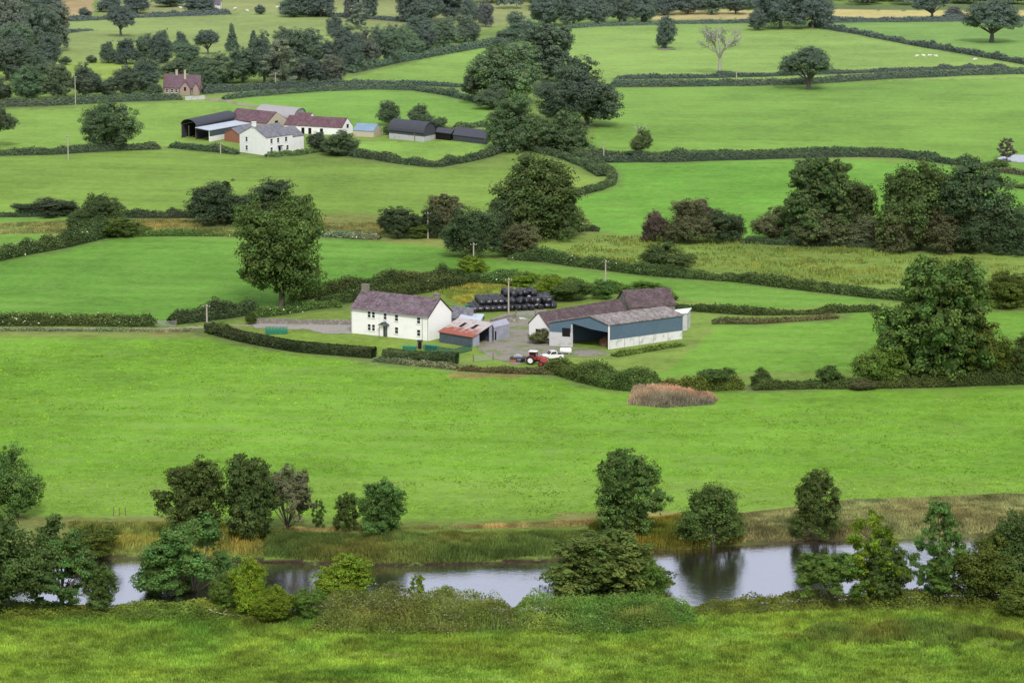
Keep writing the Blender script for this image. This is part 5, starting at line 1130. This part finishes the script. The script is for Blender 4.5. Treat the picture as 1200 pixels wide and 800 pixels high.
# wall and gate at cottage
def wall_line(p0, p1, h, w, name, label, cat, mat, cope=True):
    a, c = P(*p0), P(*p1); m = MB(); d = (c-a)[:2]; Ln = np.hypot(*d); d = d/Ln; nrm = np.array([-d[1], d[0]]); n = max(2, int(Ln/1.2)); rs = np.random.RandomState(3)
    e = empty(name, tuple(a), label, cat)
    for i in range(n):
        q0 = d*Ln*i/n; q1 = d*Ln*(i+1)/n; hh = h*(1+rs.uniform(-.08, .08)); z = float(H(a[0]+q0[0], a[1]+q0[1]))-a[2]
        c4 = [(q0+nrm*w/2), (q1+nrm*w/2), (q1-nrm*w/2), (q0-nrm*w/2)]
        m.hexa([(*p, z-.4) for p in c4], [(*p, z+hh) for p in c4])
    m.build('wall', mat, e); return e
wall_line((295, 378.5), (411, 380.5), .95, .5, 'stone_wall', 'dark rubble garden wall above the drive to the farmhouse', 'stone wall', M['stone'])
wall_line((217, 117.5), (240, 116.5), 1.2, .3, 'garden_wall', 'pale wall in front of the cottage', 'wall', M['block'])
wall_line((576, 379), (604, 372), .8, .6, 'stone_wall', 'low grey rubble wall below the black bales', 'stone wall', M['stone'])
wall_line((655, 352.5), (668, 351), .6, .5, 'stone_wall', 'short broken stone wall right of the black bales', 'stone wall', M['stone'])

# ------------------------------------------------------------------ poles
def pole(x, by, ty, label, lamp=False):
    p = P(x, by); s = scale_at(p); h = (by-ty)/s; e = empty('utility_pole', tuple(p), label, 'utility pole', 'wooden utility poles')
    m = MB(); m.tube([(0, 0, -.5), (0, 0, h*.5), (0, 0, h)], [.17, .15, .12], 8); m.build('post', M['pole'], e)
    m = MB(); m.hexa([(-.7, -.19, h-.5), (.7, -.19, h-.5), (.7, -.13, h-.5), (-.7, -.13, h-.5)], [(-.7, -.19, h-.38), (.7, -.19, h-.38), (.7, -.13, h-.38), (-.7, -.13, h-.38)]); m.build('crossarm', M['wood'], e)
    for q in (-.6, 0.2, .6):
        m = MB(); m.tube([(q, -.16, h-.38), (q, -.16, h-.2)], [.05, .04], 6); m.build('insulator', M['frame'], e)
for a in [(88.5, 123, 89, 'pole in front of the wood at the far left'), (132.5, 112, 96, 'shorter pole left of the cottage, against the wood'), (80, 187, 158, 'pole in front of the hedge left of the spreading oak'),
          (258.5, 181, 167, 'short pole left of the far white farmhouse'), (323, 105, 85, 'pole under the airy pale ash tree'), (555, 318, 284, 'pole rising out of the light green bush above the farmhouse'),
          (596, 367, 325, 'pole in front of the black bales'), (709.5, 344, 304, 'tall pole behind the barns'), (707.5, 189, 167, 'pole at the bend of the curving lane'), (242.5, 380, 356, 'pole at the end of the dark hedge left of the large oak'),
          (501.5, 280, 248, 'pole at the edge of the field beside the brownish tree'), (863, 92, 82, 'short pole in the double hedge right of the dead tree')]: pole(*a)

# ------------------------------------------------------------------ silage bales
def bale_mesh():
    m = MB(); n = 14; pr = [(.0, -.62), (.45, -.62), (.58, -.56), (.64, -.4), (.655, 0), (.64, .4), (.58, .56), (.45, .62), (0, .62)]
    for (r, x) in pr:
        for k in range(n): t = 6.2832*k/n; m.v.append((x, r*math.cos(t)*(1+.02*math.sin(5*t)), r*math.sin(t)*(.96 if math.sin(t) < 0 else 1)))
    for i in range(len(pr)-1):
        for k in range(n): q = (k+1) % n; m.f.append((i*n+k, i*n+q, (i+1)*n+q, (i+1)*n+k))
    return m
bm0 = None; rs = np.random.RandomState(4)
O = P(556.5, 366); ux = np.array([.985, .17]); uy = np.array([-.17, .985]); nb = 0
for j in range(7):
    ncol = 14
    for i in range(ncol):
        px_, py_ = i*1.24, j*1.25
        left = i < 6
        top = (2 if left or i > 10 else 3)
        lay = 1 if j == 0 else (2 if j < 3 else top)
        if i in (0, ncol-1): lay = 1
        if j == 0 and i > 9: continue
        if j >= 5 and i == 0: continue
        for l in range(lay):
            # only bales that can be seen from the front or above
            nextlay = 0 if j == 0 else (1 if j == 1 else (2 if j <= 3 else top))
            
            if nb >= 290: break
            x, y = O[:2]+ux*(px_+rs.uniform(-.12, .12)*(1 if left else 3)+(.6 if l % 2 else 0))+uy*(py_+rs.uniform(-.1, .1)*(1 if left else 4)+.25*l); z = float(H(x, y))+.6+l*1.08+(0 if left else rs.uniform(-.18, .12))
            if bm0 is None: o = bale_mesh().build('silage_bale', M['bale'], None, smooth=True); bm0 = o
            else: o = bm0.copy(); col.objects.link(o)
            o.location = (x, y, z); o.rotation_euler = (rs.uniform(0, 6), rs.uniform(-.06, .06)*(1 if left else 4), .17+rs.uniform(-.12, .12) + (0 if left else rs.choice([0, .5, -.7, 1.5, 1.2])))
            tag(o, 'black wrapped silage bale in the %s of the stack behind the farmyard' % ('long tidy left rows' if left else 'taller jumbled right part'), 'silage bale', 'black wrapped silage bales'); nb += 1

# ------------------------------------------------------------------ vehicles and yard things
def wheel(e, x, y, r, w, rim_mat, name='wheel'):
    m = MB(); n = 20; pr = [(r*.62, -w/2), (r*.92, -w/2), (r, -w*.35), (r, w*.35), (r*.92, w/2), (r*.62, w/2)]
    for rad, yy in pr:
        for k in range(n): t = 6.2832*k/n; m.v.append((x+rad*math.cos(t), y+yy, r+rad*math.sin(t)))
    for i in range(len(pr)):
        for k in range(n): q = (k+1) % n; j = (i+1) % len(pr); m.f.append((i*n+k, i*n+q, j*n+q, j*n+k))
    wh = m.build(name, M['rubber'], e, smooth=True)
    m = MB(); m.tube([(x, y-w*.38, r), (x, y+w*.38, r)], [r*.63, r*.63], 16); m.build('rim', rim_mat, wh); return wh
def bx(m, x0, x1, y0, y1, z0, z1, tx=0, ty=0): m.hexa([(x0, y0, z0), (x1, y0, z0), (x1, y1, z0), (x0, y1, z0)], [(x0+tx, y0+ty, z1), (x1-tx, y0+ty, z1), (x1-tx, y1-ty, z1), (x0+tx, y1-ty, z1)])
def tractor(p, rz, label, k=1):
    e = empty('tractor', tuple(P(*p)), label, 'tractor'); e.rotation_euler = (0, 0, rz); e.scale = (k, k, k)
    m = MB(); bx(m, .4, 2.0, -.35, .35, .85, 1.45, .08, .04); m.build('bonnet', M['red'], e, bevel=.04)
    m = MB(); bx(m, -.9, 1.9, -.25, .25, .5, .86); m.build('chassis', M['dark'], e)
    m = MB(); bx(m, 1.96, 2.06, -.28, .28, .9, 1.38); m.build('grille', M['dark'], e)
    m = MB(); bx(m, -1.0, .38, -.6, .6, .9, 1.35); m.build('cab_base', M['red'], e, bevel=.03)
    m = MB()
    for x, y in ((-.95, -.58), (-.95, .5), (.28, -.58), (.28, .5)): bx(m, x, x+.08, y, y+.08, 1.35, 2.3)
    m.build('cab_frame', M['red'], e)
    m = MB(); bx(m, -.9, .3, -.54, .54, 1.36, 2.28); m.build('cab_glass', M['glass'], e)
    m = MB(); bx(m, -1.1, .48, -.68, .68, 2.31, 2.46, .06, .06); m.build('cab_roof', M['whitep'], e, bevel=.04)
    m = MB(); m.tube([(1.2, .2, 1.4), (1.2, .2, 2.1)], [.05, .05], 8); m.build('exhaust', M['dark'], e)
    for s_ in (-1, 1):
        wheel(e, -.65, s_*.82, .78, .42, M['whitep']); wheel(e, 1.5, s_*.72, .5, .3, M['whitep'])
        m = MB(); n = 7
        for i in range(n):
            t0, t1 = math.pi*(.1+.8*i/n), math.pi*(.1+.8*(i+1)/n); c = lambda t, r: (-.65+r*math.cos(t), .78+r*math.sin(t))
            (x0, z0), (x1, z1), (X0, Z0), (X1, Z1) = c(t0, .86), c(t1, .86), c(t0, .91), c(t1, .91); y0, y1 = s_*.82-.24, s_*.82+.24
            m.hexa([(x0, y0, z0), (x1, y0, z1), (x1, y1, z1), (x0, y1, z0)], [(X0, y0, Z0), (X1, y0, Z1), (X1, y1, Z1), (X0, y1, Z0)])
        m.build('mudguard', M['red'], e)
        m = MB(); bx(m, 2.07, 2.1, s_*.2-.07, s_*.2+.07, 1.1, 1.22); m.build('headlight', M['frame'], e)
    return e
tractor((627, 426.5), R(-15), 'red tractor with white cab roof parked at the edge of the yard', 1.0)
# red machine in front of the pickup
e = empty('farm_implement', tuple(P(641, 429.5)), 'red farm implement with spoked wheels between tractor and pickup', 'farm machine'); e.rotation_euler = (0, 0, R(-10))
m = MB(); bx(m, -1.6, 1.4, -.06, .06, .55, .7); bx(m, -1.6, 1.4, .74, .86, .55, .7); bx(m, -1.6, -1.45, .06, .74, .55, .7); bx(m, 1.25, 1.4, .06, .74, .55, .7); m.build('frame', M['red'], e)
m = MB(); bx(m, -1.3, .1, -.1, .9, .8, 1.5, .25, .15); m.build('hopper', M['red'], e)
for q in (-1.1, .1, 1.1): wheel(e, q, -.3, .48, .14, M['red'])
m = MB()
for q in np.linspace(-.6, 1.3, 6): m.tube([(q, .4, .6), (q+.15, .4, .2), (q-.1, .4, .05)], [.03, .03, .02], 5)
m.build('tines', M['metal'], e)
# white pickup
e = empty('pickup_truck', tuple(P(647, 421.5)), 'white pickup parked nose left behind the red implement', 'pickup truck'); e.rotation_euler = (0, 0, R(205)); e.scale = (.88, .88, .95)
m = MB(); bx(m, -2.3, 2.4, -.85, .85, .45, 1.05, .08, .03); bx(m, .2, 2.3, -.8, .8, 1.05, 1.2, .1, .06); m.build('body', M['whitep'], e, bevel=.05)
m = MB(); m.hexa([(-.9, -.8, 1.06), (1.0, -.8, 1.06), (1.0, .8, 1.06), (-.9, .8, 1.06)], [(-.75, -.68, 1.8), (.35, -.68, 1.8), (.35, .68, 1.8), (-.75, .68, 1.8)]); cb = m.build('cab', M['whitep'], e, bevel=.04)
m = MB(); m.hexa([(.92, -.7, 1.16), (1.0, -.7, 1.16), (1.0, .7, 1.16), (.92, .7, 1.16)], [(.4, -.62, 1.74), (.48, -.62, 1.74), (.48, .62, 1.74), (.4, .62, 1.74)]); m.build('windscreen', M['glass'], cb)
for s_ in (-1, 1):
    m = MB(); y0, y1 = sorted((s_*.775, s_*.80)); m.hexa([(-.7, y0, 1.2), (.75, y0, 1.2), (.75, y1, 1.2), (-.7, y1, 1.2)], [(-.6, y0-s_*.07, 1.68), (.35, y0-s_*.07, 1.68), (.35, y1-s_*.07, 1.68), (-.6, y1-s_*.07, 1.68)]); m.build('side_window', M['glass'], cb)
    for q in (-1.5, 1.5): wheel(e, q, s_*.78, .38, .24, M['metal'])
    m = MB(); bx(m, 2.38, 2.43, s_*.6-.14, s_*.6+.14, .8, .98); m.build('headlight', M['glass'], e)
m = MB(); bx(m, -2.28, -.95, -.72, .72, 1.04, 1.07); m.build('load_bed', M['dark'], e)
e = empty('water_tank', tuple(P(663, 415)), 'small cream white rounded water tank against the block wall of the blue barn', 'tank'); e.rotation_euler = (0, 0, R(-12))
m = MB(); m.tube([(-1.05, 0, .72), (-.95, 0, .72), (.95, 0, .72), (1.05, 0, .72)], [.35, .5, .5, .35], 16); m.build('tank_body', M['white'], e, smooth=True)
m = MB(); bx(m, -.8, -.6, -.4, .4, 0, .4); bx(m, .6, .8, -.4, .4, 0, .4); m.build('cradle', M['metal'], e)
m = MB(); m.tube([(0, 0, 1.2), (0, 0, 1.32)], [.2, .2], 12); m.build('lid', M['metal'], e)
# flat trailer
e = empty('flat_trailer', tuple(P(608, 424)), 'dark flat trailer with brick coloured block under it left of the tractor', 'trailer'); e.rotation_euler = (0, 0, R(-8))
m = MB(); bx(m, -1.6, 1.7, -.9, .9, .7, .86); m.build('deck', M['darksheet'], e)
m = MB(); bx(m, -1.5, -.4, -.7, .6, -.1, .69); m.build('side_block', M['brick'], e)
for s_ in (-1, 1): wheel(e, .7, s_*.75, .33, .2, M['dark'])
m = MB(); bx(m, 1.7, 2.6, -.05, .05, .62, .72); m.build('drawbar', M['metal'], e)
m = MB(); m.tube([(-1.0, .2, .86), (-.2, .3, 1.1), (.7, .1, .95)], [.35, .4, .3], 8); m.build('cover', M['greysheet'], e, smooth=True)
# green crate / hurdle stack, nets and troughs
e = empty('green_feeder', tuple(P(311, 391.5)), 'turquoise green slatted cattle feeder beside the drive', 'cattle feeder'); e.rotation_euler = (0, 0, R(-3))
m = MB()
for z in (.1, .45, .8, 1.15): bx(m, 0, 4.1, -.04, .04, z, z+.1); bx(m, 0, 4.1, 1.16, 1.24, z, z+.1)
m.build('rail', M['green'], e)
for q in np.linspace(0, 4.0, 7):
    m = MB(); bx(m, q, q+.1, -.10, -.045, 0, 1.3); bx(m, q, q+.1, 1.245, 1.3, 0, 1.3); m.build('upright', M['green'], e)
m = MB(); bx(m, .05, 4.05, .05, 1.15, .1, .7); m.build('tray', M['green'], e)
def netfence(pts, h, label):
    W3 = [P(*p) for p in pts]; a = W3[0]; e = empty('netting_fence', tuple(a), label, 'netting fence')
    m = MB(); 
    for p0, p1 in zip(W3[:-1], W3[1:]):
        d = p1-p0; n = max(2, int(np.linalg.norm(d[:2])/.28))
        for i in range(n):
            q = p0+d*i/n-a; q1 = q+d/n*.55; m.poly([(q[0], q[1], q[2]), (q1[0], q1[1], q1[2]), (q1[0], q1[1], q1[2]+h), (q[0], q[1], q[2]+h)])
        for z in np.arange(.15, h, .3): q = p0-a; q1 = p1-a; m.poly([(q[0], q[1], q[2]+z), (q1[0], q1[1], q1[2]+z), (q1[0], q1[1], q1[2]+z+.12), (q[0], q[1], q[2]+z+.12)])
    m.build('net', M['net'], e)
    for p0 in W3:
        q = p0-a; m = MB(); m.tube([(q[0], q[1]-.05, q[2]-.3), (q[0], q[1]-.05, q[2]+h+.15)], [.06, .05], 6); m.build('post', M['wood'], e)
netfence([(498, 412), (515, 414), (532, 416.5), (553, 411)], 1.3, 'dark green netting fence in front of the rusty roofed shed')
def trough(x, y, L_, label, name='trough'):
    e = empty(name, tuple(P(x, y)), label, 'trough'); e.rotation_euler = (0, 0, R(-12)); m = MB()
    m.hexa([(-L_/2+.15, -.3, 0), (L_/2-.15, -.3, 0), (L_/2-.15, .3, 0), (-L_/2+.15, .3, 0)], [(-L_/2, -.5, .85), (L_/2, -.5, .85), (L_/2, .5, .85), (-L_/2, .5, .85)]); m.build('tub', M['green'], e, bevel=.05)
    m = MB(); bx(m, -L_/2-.06, L_/2+.06, -.56, -.42, .78, .9); bx(m, -L_/2-.06, L_/2+.06, .42, .56, .78, .9); m.build('rim', M['green'], e); return e
trough(480, 411, 2.6, 'bright green plastic trough in front of the farmhouse corner'); trough(504, 410, 2.6, 'darker green tub partly behind the netting fence'); trough(549, 362, 1.2, 'small turquoise tub beside the grey roofed shed')
e = empty('garden_shed', tuple(P(492, 408.5)), 'tiny brown upright hut at the corner of the farmhouse', 'hut')
m = MB(); bx(m, -.45, .45, -.4, .4, 0, 1.5); m.build('body', M['wood'], e); m = MB(); bx(m, -.55, .55, -.5, .5, 1.5, 1.6); m.build('roof', M['darksheet'], e); m = MB(); bx(m, -.3, .3, -.43, -.403, .05, 1.4); m.build('door', M['dark'], e)
# yard gates
def gate(p0, L_, rz, label):
    e = empty('field_gate', tuple(P(*p0)), label, 'gate', 'metal field gates'); e.rotation_euler = (0, 0, rz)
    m = MB()
    for z in (.15, .38, .61, .84, 1.07): m.tube([(0, 0, z), (L_, 0, z)], [.035, .035], 6)
    for q in (0, L_): m.tube([(q, 0, .1), (q, 0, 1.15)], [.04, .04], 6)
    m.tube([(0, 0, 1.07), (L_/2, 0, .15)], [.03, .03], 6); m.build('bars', M['metal'], e)
    for q in (-.2, L_+.2):
        m = MB(); m.tube([(q, 0, -.4), (q, 0, 1.4)], [.11, .1], 8); m.build('post', M['wood'], e)
gate((185, 382.5), 3.4, R(-4), 'metal gate in the gap at the end of the flowering hedge by the track')
gate((556, 424), 3.4, R(20), 'metal gate on the grass between the garden hedge and the yard')
gate((606, 371), 3.4, R(8), 'metal gate beside the rubble wall below the bales')
# rubble pile
for i, (x, y, k, lb) in enumerate(((597, 376, 1.4, 'grey rubble pile at the foot of the pole by the bales'), (612, 374, .8, 'small pale stone heap in the farmyard near the bales'))):
    blob('rubble_pile', tuple(P(x, y)), k, k*.7, k*.45, M['stone'] if i == 0 else M['block'], lb, 'rubble pile', 5+i, 3, .5)
# fence posts by river
for i, x in enumerate((133, 140, 147)):
    p = P(x, 604); m = MB(); m.tube([(0, 0, -.2), (0, 0, 1.25)], [.09, .07], 6); o = m.build('fence_post', M['wood']); o.location = tuple(p)
    tag(o, ['leftmost of three short posts on the far bank', 'middle one of three short posts on the far bank', 'rightmost of three short posts on the far bank'][i], 'fence post', 'three posts on the far bank')
# fallen branch on near bank
e = empty('fallen_branch', tuple(P(250, 722)), 'curved pale fallen branch lying on the near bank grass', 'branch')
m = MB(); m.tube([(-.6, 0, 1.0), (.0, -.2, .7), (1.2, -.4, .45), (2.6, -.5, .3), (4.0, -.4, .2)], [.05, .08, .10, .09, .04], 6); m.tube([(1.2, -.4, .45), (1.8, .2, .9)], [.05, .02], 5); m.build('limb', M['deadbark'], e, smooth=True)
# bare twigs on stub
e = empty('bare_snag', tuple(P(750, 178)), 'bare branches sticking out of the top of the ivy clad stub', 'dead tree'); parts = []
rs = np.random.RandomState(2); m = MB(); m.tube([(0, 0, 0), (0, 0, 5.5)], [.3, .2], 6)
for k in range(8): a = k*.8; m.tube([(0, 0, 5), (math.cos(a)*1.4, math.sin(a)*1.4, 6.4+rs.rand()), (math.cos(a)*2.6, math.sin(a)*2.6, 6.9+rs.rand()*1.6)], [.12, .07, .03], 5)
m.build('trunk', M['deadbark'], e, smooth=True)
# bare earth under lone tree
sheet('bare_earth', [(770, 57.5), (778, 56), (790, 56.5), (793, 58.5), (780, 59.5), (771, 59)], M['mud'], .12)

# ------------------------------------------------------------------ sheep
def sheep_mesh():
    import bmesh
    vs = [(0, 0, .62), (.35, 0, .66), (.58, 0, .80), (.80, 0, .84), (.92, 0, .76), (-.38, 0, .64), (-.55, 0, .6)]; ed = [(0, 1), (1, 2), (2, 3), (3, 4), (0, 5), (5, 6)]
    rad = [.33, .29, .17, .13, .07, .30, .14]
    for x, par in ((.34, 1), (-.36, 5)):
        for s in (-1, 1):
            i = len(vs); vs += [(x, s*.15, .40), (x-.02, s*.15, .2), (x+.02, s*.15, .0)]; ed += [(par, i), (i, i+1), (i+1, i+2)]; rad += [.10, .05, .045]
    i = len(vs); vs += [(.76, .14, .88), (.76, -.14, .88)]; ed += [(3, i), (3, i+1)]; rad += [.03, .03]
    me = bpy.data.meshes.new('sheep_skin'); me.from_pydata(vs, ed, []); o = bpy.data.objects.new('t', me); col.objects.link(o)
    md = o.modifiers.new('s', 'SKIN'); sv = me.skin_vertices[0].data
    for k, r in enumerate(rad): sv[k].radius = (r, r)
    sv[0].use_root = True
    o.modifiers.new('u', 'SUBSURF').levels = 1
    dg = bpy.context.evaluated_depsgraph_get(); me2 = bpy.data.meshes.new_from_object(o.evaluated_get(dg)); me2.name = 'sheep'; bpy.data.objects.remove(o)
    me2.materials.clear(); me2.materials.append(M['wool']); me2.polygons.foreach_set('use_smooth', [True]*len(me2.polygons)); return me2
SM = sheep_mesh()
for i, (x, y, lb) in enumerate([(1074, 68, 'leftmost white sheep of the row in the upper right field'), (1082.5, 67.5, 'second white sheep from the left in the upper right row'), (1089, 67.5, 'third white sheep from the left in the upper right row'),
        (1097, 68, 'rightmost white sheep of the row in the upper right field'), (1142, 72, 'white sheep alone right of the row, near the diagonal hedge'), (226, 17.5, 'white sheep at the hedge left of the others in the top pasture'),
        (212, 11, 'white sheep highest and leftmost in the top pasture'), (275, 12, 'white sheep in the top pasture left of the small tree'), (290, 14.5, 'white sheep in the top pasture next to the small tree'), (325, 10.5, 'white sheep under the broad green tree at the top edge')]):
    o = bpy.data.objects.new('sheep', SM); col.objects.link(o); o.location = tuple(P(x, y)); o.rotation_euler = (0, 0, R([10, 170, -20, 200, 5, 0, 190, 20, 160, 0][i])); o.scale = (1.25,)*3
    tag(o, lb, 'sheep', 'white sheep grazing')
# red roofed house far top
b = Bld('distant_house', (246, 12), (258, 12.5), (260, 9.5), 'tiny house with red roof at the top edge behind the sheep pasture', 'house')
b.gable_walls(M['whitefar'], 2.6, 5.2); b.gable_roof(M['redtile'], 2.6, 5.2)

# ------------------------------------------------------------------ light
w = bpy.data.worlds.new('World'); scene.world = w; w.use_nodes = True; nt = w.node_tree
sky = nt.nodes.new('ShaderNodeTexSky'); sky.sky_type = 'NISHITA'; sky.sun_disc = False
EL, AZ = 44, 8      # sun high, behind the camera's right shoulder
sky.sun_elevation = R(EL); sky.sun_rotation = R(180-AZ); sky.air_density = 1.0; sky.dust_density = 3.0; sky.ozone_density = 1.0
bg = nt.nodes['Background']; nt.links.new(sky.outputs[0], bg.inputs[0]); bg.inputs[1].default_value = .05
cl = nt.nodes.new('ShaderNodeBackground'); cl.inputs[0].default_value = (.93, .95, 1.0, 1); cl.inputs[1].default_value = .72     # even cloud cover
ad = nt.nodes.new('ShaderNodeAddShader'); nt.links.new(bg.outputs[0], ad.inputs[0]); nt.links.new(cl.outputs[0], ad.inputs[1]); nt.links.new(ad.outputs[0], nt.nodes['World Output'].inputs[0])
sd = bpy.data.lights.new('sun', 'SUN'); sd.energy = 2.4; sd.angle = R(10); sd.color = (1, .96, .90); so = bpy.data.objects.new('sun', sd); col.objects.link(so)
# direction to the sun: behind camera (-Y), to the right (+X)
ds = Vector((math.sin(R(AZ))*math.cos(R(EL)), -math.cos(R(AZ))*math.cos(R(EL)), math.sin(R(EL)))); so.rotation_euler = ds.to_track_quat('Z', 'Y').to_euler()
scene.view_settings.view_transform = 'Standard'; scene.view_settings.look = 'None'; scene.view_settings.exposure = 0
scene.render.engine = 'CYCLES'
